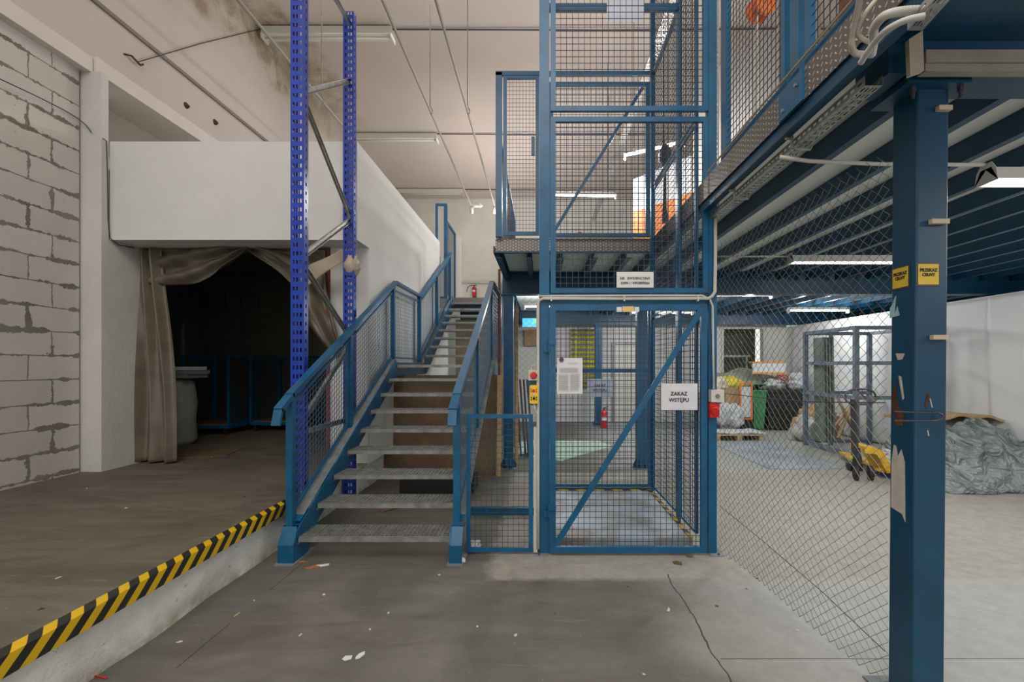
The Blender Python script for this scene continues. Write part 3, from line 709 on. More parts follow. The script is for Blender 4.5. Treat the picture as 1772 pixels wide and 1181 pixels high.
sheet(1016, 656, 1060, 687, 5.10, 'smaller bluish ZAKAZ WSTĘPU sheet on the back gate inside the lift', m=mat('bluish_paper', (0.42, 0.47, 0.62), 0.7), lines=[('ZAKAZ', 0.042, 1038, 668, 0.95, 0.0004), ('WSTĘPU', 0.042, 1038, 676, 0.95, 0.0004)])
sheet(1067, 471, 1131, 498, 3.60, 'white inventory number plate reading NR EWIDENCYJNY above the gate', m=mat('plate_white', (0.66, 0.68, 0.66), 0.4), name='number_plate', lines=[('NR   EWIDENCYJNY', 0.028, 1099, 482, 0.95, 0.0002), ('22409-1 / N9528000266', 0.026, 1099, 490, 0.88, 0.0002)])
dn = sheet(964, 620, 1008, 682, 3.57, 'closely printed white instruction sheet on the left of the lift gate', name='instruction_sheet')
b = MB(); Yd = 3.563
def lineb(x0, x1, y, h=0.5): A = at(x0, y+h, Yd); Bq = at(x1, y, Yd); b.box(A.x, Bq.x, Yd-0.004, Yd-0.003, A.z, Bq.z)
for k in range(5): lineb(968, 1001-2*(k % 2), 637+k*1.7)
for k in range(16):
    lineb(966.5, 984-random.random()*2, 648+k*1.75); lineb(986.5, 1003-random.random()*2, 648+k*1.75)
lineb(983, 1001, 628.5)
b.build('printed_text', mat('grey_print', (0.30, 0.30, 0.32), 0.8), dn)
b = MB()
A = at(969, 621.5, Yd-0.004)
b.lathe(at(971.5, 622.6, Yd-0.003), [(0.018, 0), (0.018, 0.001)], axis=(0, -1, 0), n=16)
o = b.build('logo', mat('dark_logo', (0.10, 0.05, 0.09), 0.6), dn); 
sheet(1050, -4, 1114, 38, 4.14, 'blank white panel hung high inside the lift cage', m=mat('bluish_white', (0.66, 0.70, 0.80), 0.6), name='panel')
sheet(888+5, 205, 925, 245, 8.0, 'blank white sheet behind the guard fence left of lift', name='panel') if False else None

# conduits
tag(MB().tube([(X_(931, 3.6), 3.60, 0.05)]+[(X_(931, 3.6), 3.60, z) for z in (0.6, 1.2, 1.7)]+[at(931, 527, 3.6), at(933, 520, 3.6), at(940, 517, 3.59), at(1080, 517.5, 3.59), at(1225, 517, 3.59), at(1232, 513, 3.59), at(1237, 505, 3.6), at(1238, 440, 3.6), at(1238, 370, 3.62)], 0.013, 8).build('conduit', pvc, smooth=True), 'grey plastic conduit round the lift front, down its left post', 'conduit')
tag(MB().tube([at(932, 513, 3.605), at(1000, 512.5, 3.605), at(1100, 512, 3.605), at(1215, 512, 3.605), at(1228, 518, 3.60), at(1233, 530, 3.6), at(1234, 610, 3.60), at(1235, 674, 3.60)], 0.009, 8).build('conduit', pvc, smooth=True), 'thinner conduit above lift gate dropping to the grey socket', 'conduit')
tag(B(-0.052, -0.022, 3.60, 3.69, 0.02, 1.0).build('cable_duct', pvc), 'pale duct strip standing against the left lift post', 'duct')
for x, n_ in ((954, 'left'), (1080, 'middle'), (1207, 'right')):
    p = at(x, 517, 3.59); tag(B(p.x-0.006, p.x+0.006, 3.572, 3.61, p.z-0.022, p.z+0.018).build('pipe_clip', pvc), 'small %s clip holding the conduit above the lift gate' % {'left': 'leftmost', 'middle': 'middle', 'right': 'rightmost'}[n_], 'clip')
# control station
t = thing('isolator_switch', at(925, 659, 3.58), 'cream isolator switch with red knob left of the lift gate', 'switch')
A = at(914.5, 659, 3.58); Bq = at(933, 641, 3.58)
B(A.x, Bq.x, 3.58, 3.65, A.z, Bq.z).build('housing', mat('cream_plastic', (0.55, 0.50, 0.36), 0.5), t)
c = at(923.5, 650, 3.578); kb = MB().lathe(c, [(0.027, 0), (0.027, 0.012), (0.022, 0.022)], axis=(0, -1, 0), n=20); kb.bar(c+Vector((-0.018, -0.027, -0.012)), c+Vector((0.018, -0.027, 0.012)), 0.012, 0.012); kb.build('knob', red, t)
MB().tube([at(919, 641, 3.60), at(920, 634, 3.60), at(925, 631, 3.60), at(930, 636, 3.6)], 0.004, 6).build('cable_loop', pvc, t)
t = thing('pendant_control', at(924, 698, 3.57), 'yellow push button pendant below the isolator by the lift', 'controller')
A = at(916.5, 699, 3.57); Bq = at(931.5, 667, 3.57)
b = MB(); b.prism([(A.x+0.008, 3.56, A.z), (Bq.x-0.008, 3.56, A.z), (Bq.x, 3.56, A.z+0.008), (Bq.x, 3.56, Bq.z-0.008), (Bq.x-0.008, 3.56, Bq.z), (A.x+0.008, 3.56, Bq.z), (A.x, 3.56, Bq.z-0.008), (A.x, 3.56, A.z+0.008)], (0, 0.05, 0)); b.build('housing', yellow, t)
for (x, y, m_, r) in ((923.5, 676.5, red, 0.013), (923.8, 683, paper, 0.010), (924, 690, dark, 0.011)):
    MB().lathe(at(x, y, 3.559), [(r, 0), (r*0.8, 0.01)], axis=(0, -1, 0), n=16).build('button', m_, t)
b = MB()
for x, y in ((919, 674), (919, 678), (928.5, 674), (928.5, 678)): p = at(x, y, 3.559); b.box(p.x-0.004, p.x+0.004, 3.557, 3.5605, p.z-0.006, p.z+0.006)
b.build('marking', red, t)
b = MB()
for x, y in ((919.5, 688), (919.5, 692), (928.5, 688), (928.5, 692)): p = at(x, y, 3.559); b.box(p.x-0.004, p.x+0.004, 3.557, 3.5605, p.z-0.006, p.z+0.006)
b.build('marking', dark, t)
MB().tube([at(924, 699, 3.58), at(925, 708, 3.58), at(928, 715, 3.59), at(932, 719, 3.6)], 0.008, 8).build('cable', pvc, t)
tag(B(X_(914, 3.62), X_(933, 3.62), 3.622, 3.628, Z_(702, 3.62), Z_(658, 3.62)).build('mounting_plate', blue), 'blue plate behind the yellow pendant control', 'plate')
# socket and red plug at right post
t = thing('wall_socket', at(1240, 696, 3.58), 'light grey socket box on the right lift post', 'socket')
A = at(1229, 696, 3.58); Bq = at(1251, 675, 3.58)
B(A.x, Bq.x, 3.555, 3.62, A.z, Bq.z).build('housing', fixw, t); MB().lathe(at(1242, 686, 3.553), [(0.017, 0), (0.014, 0.012)], axis=(0, -1, 0), n=16).build('knob', mat('grey_green_knob', (0.16, 0.2, 0.17), 0.5), t)
t = thing('industrial_socket', at(1234, 722, 3.58), 'red industrial socket under the grey box on right lift post', 'socket')
MB().lathe(at(1234, 709, 3.60), [(0.036, 0), (0.036, 0.03), (0.030, 0.035), (0.030, 0.05)], axis=(0.1, -1, -0.35), n=18).build('flap', red, t)
B(X_(1226, 3.61), X_(1242, 3.61), 3.575, 3.62, Z_(722, 3.61), Z_(697, 3.61)).build('housing', red, t)

# small half gate left of the lift
sg = thing('half_gate', (-0.32, 3.63, 0), 'low blue mesh gate between the stair foot and the lift', 'gate')
panel('frame', (X_(808, 3.63), 3.62, 0.02), (X_(922, 3.63)-X_(808, 3.63), 0, 0), (0, 0, Z_(717, 3.63)-0.02), 0.032, 0.03, 11, 22, sg, r=0.0017)
tag(B(-0.70, -0.06, 4.55, 4.60, 0.0, 0.07).build('floor_rail', blue), 'low blue steel rail on the floor behind the half gate', 'rail')

# ================================================================ STAIRCASE
st = thing('staircase', (-1.27, 6.5, 0), 'blue steel staircase with grating treads and mesh railings', 'staircase')
XL, XRt = -1.852, -0.690
RUN, RISE, Y0, Z0 = 0.3015, 0.1645, 3.483, 0.164
def tread_mb(y, z, depth=0.29):
    b = MB(); x0, x1 = XL, XRt; zt = z+0.018; zb = z-0.016
    b.box(x0, x1, y, y+0.012, zb, zt); b.box(x0, x1, y+0.012, y+0.028, zt-0.004, zt)
    b.box(x0, x1, y+depth-0.004, y+depth, zb, zt-0.002); b.box(x0, x0+0.004, y, y+depth, zb-0.02, zt); b.box(x1-0.004, x1, y, y+depth, zb-0.02, zt)
    n = 34
    for i in range(1, n): xx = x0+(x1-x0)*i/n; b.box(xx-0.0026, xx+0.0026, y+0.012, y+depth-0.004, zt-0.012, zt-0.001)
    for j in range(1, 9): yy = y+0.012+(depth-0.016)*j/9; b.box(x0, x1, yy-0.0014, yy+0.0014, zt-0.010, zt-0.003)
    for i in range(60): xx = x0+(x1-x0)*(i+.5)/60; b.box(xx-0.004, xx+0.004, y-0.001, y+0.02, zt, zt+0.002)
    return b
tr0 = tread_mb(Y0, Z0).build('tread', grate, st)
pos = [(Y0+RUN*n, Z0+RISE*n) for n in range(1, 8)]+[(7.378+0.303*k, 1.644+0.163*k) for k in range(0, 8)]
for (y, z) in pos:
    c = tr0.copy(); C.objects.link(c); c.location = Vector(tr0.location)+Vector((0, y-Y0, z-Z0)); c.parent = st
# landing
ZL = 1.485; b = tread_mb(5.90, ZL, 1.40); b.build('landing', grate, st)
# stringers: outline in the YZ plane, extruded in X
def stringer(xa, xb):
    b = MB(); h = 0.20; s = RISE/RUN
    def zc(y): return Z0+s*(y-Y0)
    yT = 5.86
    for (pa) in ([(3.43, 0.0), (3.62, 0.0), (3.66, 0.03), (3.68, zc(3.68)-0.12), (3.72, zc(3.72)-0.14), (yT, zc(yT)-0.13), (yT+0.05, ZL-0.13), (yT+0.05, ZL+0.05), (yT, ZL+0.08), (3.47, zc(3.47)+0.07), (3.43, 0.15)],
                 [(yT+0.05, ZL-0.13), (7.38, ZL-0.13), (7.38, ZL+0.05), (yT+0.05, ZL+0.05)],
                 [(7.38, ZL-0.13), (7.5, ZL-0.1), (9.74, 2.66), (9.74, 2.94), (7.33, ZL+0.14), (7.33, ZL-0.05)]):
        b.prism([(xa, y, z) for y, z in pa], (xb-xa, 0, 0))
    return b
def flange(xa, xb):
    b = MB(); s = RISE/RUN
    def zc(y): return Z0+s*(y-Y0)
    b.prism([(xa, 3.55, zc(3.55)+0.086), (xa, 5.90, zc(5.90)+0.08), (xa, 5.90, zc(5.9)+0.086), (xa, 3.55, zc(3.55)+0.092)], (xb-xa, 0, 0))
    return b
for sx, (xa, xb) in ((-1, (-1.975, -1.965)), (1, (-0.60, -0.59))):
    xi0, xi1 = (XL-0.012, XL-0.002) if sx < 0 else (XRt+0.002, XRt+0.012)
    stringer(xi0, xi1).build('stringer', blue, st)
    fx0, fx1 = (xa, xi0) if sx < 0 else (xi1, xb)
    b = flange(fx0, fx1); b.box(fx0, fx1, 3.43, 3.442, 0, 0.14); b.prism([(fx0, 3.43, 0.14), (fx0, 3.442, 0.14), (fx0, 3.52, 0.262), (fx0, 3.50, 0.262)], (fx1-fx0, 0, 0))
    b.box(fx0, fx1, 3.50, 3.60, 0.250, 0.262)
    b.build('stringer_flange', dusty if 0 else blue, st)
    s_ = RISE/RUN; zf = lambda y: Z0+s_*(y-Y0)+0.093
    MB().prism([(fx0, 3.60, zf(3.60)), (fx0, 5.90, Z0+s_*(5.9-Y0)+0.087), (fx0, 5.9, Z0+s_*(5.9-Y0)+0.089), (fx0, 3.60, zf(3.60)+0.002)], (fx1-fx0, 0, 0)).build('dusty_top', dusty, st)
    B(min(fx0, xi0)-0.012, max(fx1, xi1)+0.012, 3.40, 3.74, 0, 0.008).build('foot_plate', dusty, st)
# railings
sl2 = 0.527
def railing(xc, left=True):
    Z1 = 2.60; yA, yB_, yC = 3.44, 6.08, 7.36
    def zr(y): return 1.265+(Z1-1.265)/(yB_-3.52)*(y-3.52) if y < yB_ else (Z1 if y < yC else Z1+sl2*(y-yC))
    hw, hh = 0.062, 0.038
    yD = 9.84 if left else 9.3
    pts = [(3.52, zr(3.52)), (yB_, Z1), (yC, Z1), (yD, zr(yD))]
    b = MB()
    for (a, c_) in zip(pts, pts[1:]): b.bar((xc, a[0]-0.005, a[1]), (xc, c_[0]+0.005, c_[1]), hw, hh)
    b.bar((xc-0.0, 3.53, pts[0][1]+0.004), (xc, 3.36, pts[0][1]-0.10), hw, hh); b.bar((xc, 3.37, pts[0][1]-0.09), (xc, 3.33, pts[0][1]-0.21), hw, hh*0.6)
    b.build('handrail', blue, st)
    s = RISE/RUN
    def zb(y): return Z0+s*(y-Y0)+0.09 if y < 5.86 else (ZL+0.06 if y < 7.34 else 1.60+0.54*(y-7.34))
    posts = [3.535, 4.62, 5.98, 7.28, 8.5, 9.74]
    for y in posts:
        B(xc-0.025, xc+0.025, y-0.03, y+0.03, zb(y)-(0.0 if y > 3.6 else 0.02), zr(y)-0.015).build('post', blue, st)
    for k in range(len(posts)-1):
        y0, y1 = posts[k]+0.045, posts[k+1]-0.045
        def cor(y, top): return Vector((xc, y, (zr(y)-0.085) if top else zb(y)+(0.06 if k in (0, 1) else 0.05)))
        P00, P10, P01, P11 = cor(y0, 0), cor(y1, 0), cor(y0, 1), cor(y1, 1)
        f = MB(); nx = (1, 0, 0)
        for a, c_ in ((P00, P10), (P01, P11), (P00, P01), (P10, P11)): f.bar(a, c_, 0.022, 0.02, nx)
        fo = f.build('mesh_frame', blue, st)
        mbx = MB(); n = max(3, int((y1-y0)/0.048)); r = 0.0017
        for i in range(1, n): q = i/n; mbx.bar(P00.lerp(P10, q), P01.lerp(P11, q), 2*r, 2*r, nx)
        m_ = max(3, int((P01.z-P00.z)/0.048))
        for j in range(1, m_): q = j/m_; mbx.bar(P00.lerp(P01, q)+Vector((2*r, 0, 0)), P10.lerp(P11, q)+Vector((2*r, 0, 0)), 2*r, 2*r, nx)
        mbx.build('wire_mesh', wirebl if True else wiredk, fo)
railing(-1.93, True); railing(-0.645, False)
# steel props under landing
for x in (XL, XRt): B(x-0.03, x+0.03, 6.7, 6.76, 0, 1.36).build('prop', blue, st)
# upper fences by the stair head
uf = thing('guard_fence', (-2.1, 9.95, ZM), 'tall narrow blue mesh fence at the head of the stairs', 'fence')
panel('mesh_panel', (X_(754, 9.95), 9.93, ZM), (X_(774, 9.95)-X_(754, 9.95), 0, 0), (0, 0, 2.07), 0.05, 0.04, 4, 40, uf, wm=paper, r=0.002)
B(X_(769, 9.95), X_(774.5, 9.95), 9.9, 9.96, ZM, 4.98).build('post', blue, uf)
panel('side_panel', (X_(775, 10)-0.02, 10.0, ZM+0.1), (0, 0.95, 0), (0, 0, 1.62), 0.05, 0.04, 16, 30, uf, r=0.002)
tag(B(X_(790, 11), X_(797, 11), 11, 11.1, ZM+0.01, 4.6).build('wall_pipe_box', fixw), 'narrow off-white riser box behind the stair head fence', 'riser')
# fire extinguisher helper
def extinguisher(base, h, label, hose=1):
    base = Vector(base); t = thing('fire_extinguisher', base, label, 'fire extinguisher'); r = h*0.17
    MB().lathe(base, [(r*0.9, 0), (r, h*0.03), (r, h*0.66), (r*0.85, h*0.74), (r*0.35, h*0.80), (r*0.3, h*0.84)], n=20).build('cylinder', red, t, smooth=True)
    MB().lathe(base+Vector((0, 0, h*0.84)), [(r*0.32, 0), (r*0.32, h*0.06)], n=10).bar(base+Vector((0, 0, h*0.92)), base+Vector((r*1.3, 0, h*0.98)), r*.25, r*.2).bar(base+Vector((0, 0, h*0.88)), base+Vector((r*1.2, 0, h*0.87)), r*.25, r*.2).build('valve', handle, t)
    B(base.x-r*0.7, base.x+r*0.7, base.y-r*1.02, base.y-r*0.9, base.z+h*0.35, base.z+h*0.5).build('label_band', paper, t)
    if hose:
        hp = [base+Vector((-0.0-r*hose*3.2*math.sin(a), 0, h*0.9-h*0.9*(1-math.cos(a))/2*1.0)) for a in [math.pi*0.5*k/10 for k in range(11)]]
        MB().tube([base+Vector((0, 0, h*.9))]+[base+Vector((-r*3.6*math.sin(math.pi/2*k/8), 0, h*(0.9+0.06*math.sin(math.pi*k/8)-0.55*(k/8)**2))) for k in range(1, 9)], r*0.16, 6).build('hose', dark, t)
    return t
ex = at(820.5, 513, 16.0); extinguisher((ex.x, 16.0, ex.z), 0.42, 'red fire extinguisher high on the back wall above the stairs')
tag(B(ex.x-0.06, ex.x+0.06, 16.05, 16.2, ex.z-0.02, ex.z+0.3).build('extinguisher_bracket', handle), 'dark bracket behind the extinguisher on the back wall', 'bracket')
extinguisher((X_(1045, 10.9), 10.9, 0), 0.52, 'red fire extinguisher standing at foot of the far column', hose=0)
tag(MB().tube([at(800, 488, 16.1), at(862, 489, 16.1), at(868, 489, 16.1)], 0.05, 8).build('wall_pipe', fixw), 'horizontal off-white pipe low on the upper back wall', 'pipe')

# ================================================================ PALLET RACK FRAME
rk = thing('pallet_rack_frame', (-2.06, 4.44, 0), 'tall bright blue perforated pallet rack frame with zinc bracing', 'rack frame')
def upright(yc, H, back):
    x0, x1 = -2.118, -2.004; b = MB(); yf = yc-0.03 if not back else yc-0.03
    # front web with teardrop rows left open: strips + rungs
    for (a0, a1) in ((0, 0.16), (0.30, 0.42), (0.58, 0.70), (0.84, 1.0)): b.box(x0+(x1-x0)*a0, x0+(x1-x0)*a1, yf, yf+0.003, 0.006, H)
    z = 0.006
    while z < H: b.box(x0, x1, yf+0.0002, yf+0.0028, z, min(H, z+0.040)); z += 0.0745
    for sd, xx in ((0, x0), (1, x1-0.003)):
        b.box(xx, xx+0.003, yf+0.003, yf+0.022, 0.006, H); b.box(xx, xx+0.003, yf+0.045, yf+0.075, 0.006, H)
        z = 0.006
        while z < H: b.box(xx+0.0002, xx+0.0028, yf+0.02, yf+0.047, z, min(H, z+0.045)); z += 0.0745
        b.box(*( (xx+0.003, xx+0.024) if sd == 0 else (xx-0.021, xx) ), yf+0.072, yf+0.075, 0.006, H)
    return b
upright(3.90, 6.9, 0).build('upright', blue2, rk); upright(4.93, 5.30, 1).build('upright', blue2, rk)
for yc in (3.9, 4.93): B(-2.118, -1.99, yc-0.06, yc+0.07, 0, 0.006).build('foot', blue2, rk)
ya, yb2 = 3.95, 4.91
def brace(za, zb_, m=galv, w=0.045):
    b = MB(); A = Vector((-2.06, ya, za)); Q = Vector((-2.06, yb2, zb_))
    b.bar(A, Q, 0.003, w, (0, 0, 1)); d = (Q-A).normalized(); u = Vector((1, 0, 0)).cross(d).normalized()
    for s in (-1, 1): b.bar(A+u*s*w/2+Vector((0.012, 0, 0)), Q+u*s*w/2+Vector((0.012, 0, 0)), 0.027, 0.003, u)
    b.build('brace', m, rk)
brace(3.86, 4.56); brace(3.80, 3.10); brace(2.45, 3.06); brace(2.36, 1.80); brace(1.03, 1.72); brace(0.92, 0.92); brace(5.16, 5.17); brace(0.12, 0.86)

# ================================================================ DOORWAY CURTAIN
def nfold(u, v, f, a): return a*math.sin(u*f+2.2*noise.noise(Vector((u*3, v*2, 1))))+a*0.6*noise.noise(Vector((u*9, v*3, 4)))
ct = thing('doorway_curtain', (-3.6, 5.3, ZR), 'beige plastic sheet curtain gathered aside in the dark doorway', 'curtain')
# gathered left leg
def leg(u, v):
    xa = X_(238, 5.37)+0.005; wd = 0.36+0.06*math.sin(v*3+1)+0.07*(1-v)
    x = xa+u*wd; z = ZR+0.02+v*(2.83-ZR)
    return Vector((x, 5.30+0.10*abs(math.sin(u*7.5+0.6*v))-0.05*u+0.05*noise.noise(Vector((u*5, v*1.5, 2))), z))
MB().grid(leg, 60, 60).build('gathered_drape', curt, ct, True, 0.004)
# swag across the top: from left leg to middle, then to tie point on rack
def swag(p0, p1, sag, drop0, drop1, fr, ph):
    def fn(u, v):
        x = p0[0]+(p1[0]-p0[0])*u; zt = 2.862+0*u
        zb_ = zt-(drop0+(drop1-drop0)*u)-sag*math.sin(math.pi*u)
        z = zt+(zb_-zt)*v
        return Vector((x, 5.32+(p1[1]-5.32)*u*0+0.05*math.sin(v*fr+u*6+ph)+0.045*noise.noise(Vector((u*6, v*4, ph))), z))
    return fn
MB().grid(swag((X_(262, 5.32), 0), (X_(432, 5.32), 0), 0.16, 0.42, 0.0, 12, 0), 60, 24).build('swag', curt, ct, True, 0.004)
# second drape: edge from (425,432) to rack tie, then hanging
edge = [at(425, 431, 5.33), at(455, 452, 5.31), at(485, 475, 5.27), at(508, 497, 5.22), at(530, 560, 5.2), at(560, 600, 5.24), at(583, 622, 5.27)]
topl = [at(470, 430, 5.36), at(510, 430, 5.34), at(545, 432, 5.33), at(566, 434, 5.32), at(568, 500, 5.28), at(582, 560, 5.26), at(596, 612, 5.27)]
def lerpl(l, u):
    k = u*(len(l)-1); i = min(int(k), len(l)-2); t = k-i; t = t*t*(3-2*t)*0.3+t*0.7; return l[i].lerp(l[i+1], t)
def drape(u, v):
    a, c_ = lerpl(edge, u), lerpl(topl, u); p = a.lerp(c_, v)
    p.y += 0.055*math.sin(v*9+u*3)+0.04*noise.noise(Vector((u*6, v*7, 9))); return p
MB().grid(drape, 70, 30).build('side_drape', curt, ct, True, 0.004)
# tape strap to the rack upright
def strap(u, v):
    a = at(528, 497, 5.1).lerp(at(600, 447, 4.93), u); c_ = at(528, 463, 5.1).lerp(at(600, 428, 4.93), u); p = a.lerp(c_, v); p.y += 0.01*math.sin(u*9+v*3); return p
MB().grid(strap, 20, 8).build('strap', tape, ct, True, 0.003)
def knot(u, v):
    th = u*2*math.pi; z = Z_(478, 4.9)+(Z_(424, 4.9)-Z_(478, 4.9))*v; r = 0.035+0.045*math.sin(min(1, v*1.35)*math.pi)**1.2
    p = Vector((-2.05+r*math.cos(th)*1.05, 4.97+(r+0.02)*math.sin(th), z)); 
    return p+Vector((1, 1, 0))*0.012*noise.noise(p*25)
MB().grid(knot, 28, 20).build('knotted_wrap', tape, ct, True, 0.003)
tag(MB().bar((-2.62, 5.9, ZR), (-2.56, 5.62, 1.50), 0.035, 0.02).build('red_pole', red), 'thin red pole leaning inside the doorway behind the stair mesh', 'pole')

# ---- items in dark room
def cage(x0, x1, y0, y1, z0, z1, label, grp='roll cages in the dark room'):
    t = thing('roll_cage', ((x0+x1)/2, (y0+y1)/2, z0), label, 'roll cage', grp)
    zb_ = z0+0.16
    B(x0, x1, y0, y1, zb_-0.05, zb_).build('base', blue, t)
    B(x0+0.03, x1-0.03, y0+0.03, y1-0.03, zb_, zb_+0.02).build('floor_board', brown, t)
    panel('mesh_panel', (x0, y1, zb_), (x1-x0, 0, 0), (0, 0, z1-zb_), 0.035, 0.03, 16, 20, t, r=0.002)
    panel('mesh_panel', (x1, y0, zb_), (0, y1-y0, 0), (0, 0, z1-zb_), 0.035, 0.03, 16, 20, t, r=0.002)
    panel('mesh_panel', (x0, y0, zb_), (0, y1-y0, 0), (0, 0, z1-zb_), 0.035, 0.03, 16, 20, t, r=0.002)
    for x in (x0+0.07, x1-0.07):
        for y in (y0+0.07, y1-0.07): MB().lathe((x-0.02, y, z0+0.055), [(0.055, 0), (0.055, 0.04)], axis=(1, 0, 0), n=16).build('wheel', dark, t)
cage(-5.85, -5.10, 7.45, 8.2, ZR, 1.66, 'blue mesh roll cage just inside the curtained doorway')
cage(-5.02, -4.1, 7.9, 8.75, ZR, 1.66, 'second darker roll cage deeper in the doorway', 'roll cages in the dark room')
tag(MB().lathe((-5.22, 6.6, ZR), [(0.17, 0), (0.22, 0.08), (0.20, 0.35), (0.22, 0.6), (0.18, 0.9), (0.1, 0.96)], n=16).build('plastic_sack', mat('grey_sack', (0.33, 0.34, 0.31), 0.5, 0, 0.2, 5), smooth=True), 'pale full sack standing inside the doorway beside the drape', 'sack')
for k, (dx, h) in enumerate(((0, 0), (0.03, 0.055), (-0.02, 0.11))):
    tag(B(-5.4+dx, -4.95+dx, 6.4, 6.8, ZR+0.965+h, ZR+1.015+h).build('paper_stack', paper if k == 2 else mat('grey_bundle', (0.25, 0.25, 0.25), 0.8)), ['lowest flat bundle on top of the pale sack', 'middle flat bundle on top of the pale sack', 'topmost white flat bundle on the pale sack'][k], 'bundle')
for k, (a, c_, lb) in enumerate((((-6.46, 2.98), (-6.13, 2.53), 'left picture frame on the dark inner partition'), ((-5.84, 2.86), (-5.45, 2.62), 'right picture frame on the dark inner partition'))):
    tag(frame((a[0], 8.88, c_[1]), (c_[0]-a[0], 0, 0), (0, 0, a[1]-c_[1]), 0.02, 0.02).build('picture_frame', handle), lb, 'frame')
b = B(-2.45, -2.15, 7.2, 7.6, ZR, 0.9)
tag(MB().prism([(-4.6, 5.55, ZR+0.002), (-3.95, 5.75, ZR+0.002), (-4.1, 6.3, ZR+0.002), (-4.8, 6.2, ZR+0.002)], (0, 0, 0.006)).build('cardboard_sheet', brown), 'flat brown cardboard sheet on the raised floor in doorway', 'cardboard')

# under stairs
tag(MB().prism([(X_(664, 6.2), 6.2, 0.02), (X_(860, 6.2), 6.2, 0.0), (X_(862, 6.2), 6.25, 1.36), (X_(664, 6.2), 6.25, 1.36)], (0, 0.018, 0)).build('plywood_sheet', brown), 'large brown board standing behind the stairs', 'board')
tag(MB().prism([(X_(858.5, 6.15), 6.15, 0.0), (X_(866, 6.15), 6.15, 0.0), (X_(868, 6.15), 6.2, 1.36), (X_(860, 6.15), 6.2, 1.36)], (0, 0.02, 0)).build('timber_plank', wood), 'pale narrow timber plank at right edge of the brown board', 'plank')
tag(B(-1.83, -0.66, 9.86, 9.88, 0, 2.48).build('added_hardboard', mat('hardboard', (0.20, 0.155, 0.10), 0.8, 0, 0.25, 4)), 'added brown hardboard sheet closing the back under the upper flight', 'board')  # brown sheet added for the shaded brown behind the treads, also blocks light
tag(B(-1.64, -0.78, 5.32, 5.7, 0.0, 0.155).build('storage_crate', dark), 'low black block for the dark opening under the stairs', 'crate')  # black block stands in for the dark opening below the board
tag(MB().prism([(X_(862, 6.9), 6.85, 0.0), (X_(866, 6.9), 6.85, 0.0), (X_(866, 6.9), 6.9, 2.95), (X_(862, 6.9), 6.9, 2.95)], (0, 0.03, 0)).build('timber_plank', mat('brown_timber', (0.18, 0.08, 0.04), 0.7, 0, 0.2, 9)), 'tall dark brown timber strip left of the blue column by stairs', 'plank')
tag(MB().prism([(X_(891, 6.9), 6.9, 0), (X_(896.5, 6.9), 6.9, 0), (X_(896.5, 6.9), 6.95, 2.4), (X_(891, 6.9), 6.95, 2.4)], (0, 0.03, 0)).build('timber_plank', wood), 'orange pale timber strip right of the blue column by stairs', 'plank')
for k, (xa, xb) in enumerate(((893, 905), (899, 912))):
    b = MB(); A = at(xa, 660-k*0, 7.6); Q = fl(xb, 776)
    b.bar(Vector((A.x, 7.75, 1.25)), Vector((Q.x, 7.35+0.1*k, 0.02)), 0.03, 0.02); b.bar(Vector((A.x+0.12, 7.8, 1.25)), Vector((Q.x+0.12, 7.4+0.1*k, 0.02)), 0.03, 0.02); b.bar(Vector((Q.x, 7.35+.1*k, 0.05)), Vector((Q.x+0.12, 7.38+.1*k, 0.05)), 0.03, 0.02)
    tag(b.build('leaning_frame', handle), ['left thin black frame leaning near the blue column', 'right thin black frame leaning near the blue column'][k], 'frame')

# ================================================================ CHAIN LINK FENCES
cf = thing('chain_link_fence', (1.5, 2.9, 0), 'galvanised chain link fence from lift post to the near column', 'fence')
chain((1.425, 3.67, 0), (1.60, 2.09, 0), 0.02, 2.48, pu=0.062, pz=0.058, r=0.0017).build('wire_netting', wiregal, cf)
MB().tube([(1.43, 3.64, Z_(876, 3.64)), (1.48, 3.1, 0.33), (1.54, 2.5, 0.26), (1.60, 2.12, 0.17)], 0.0025, 5).build('tension_wire', handle, cf)
MB().tube([at(1252, 681, 3.60), (1.47, 3.2, 1.28), (1.53, 2.6, 1.29), (1.60, 2.12, 1.325)], 0.0028, 5).build('tension_wire', handle, cf)
c2_ = thing('chain_link_fence', (-0.2, 7.6, 0), 'chain link fence strip behind half gate, left of the lift', 'fence')
chain((-0.42, 7.0, 0), (0.12, 7.0, 0), 0.02, 2.5, pu=0.10, pz=0.09, r=0.0018, slack=0.004).build('wire_netting', wiregal, c2_)
B(-0.40, -0.36, 7.01, 7.05, 0, 2.5).build('post', blue, c2_)

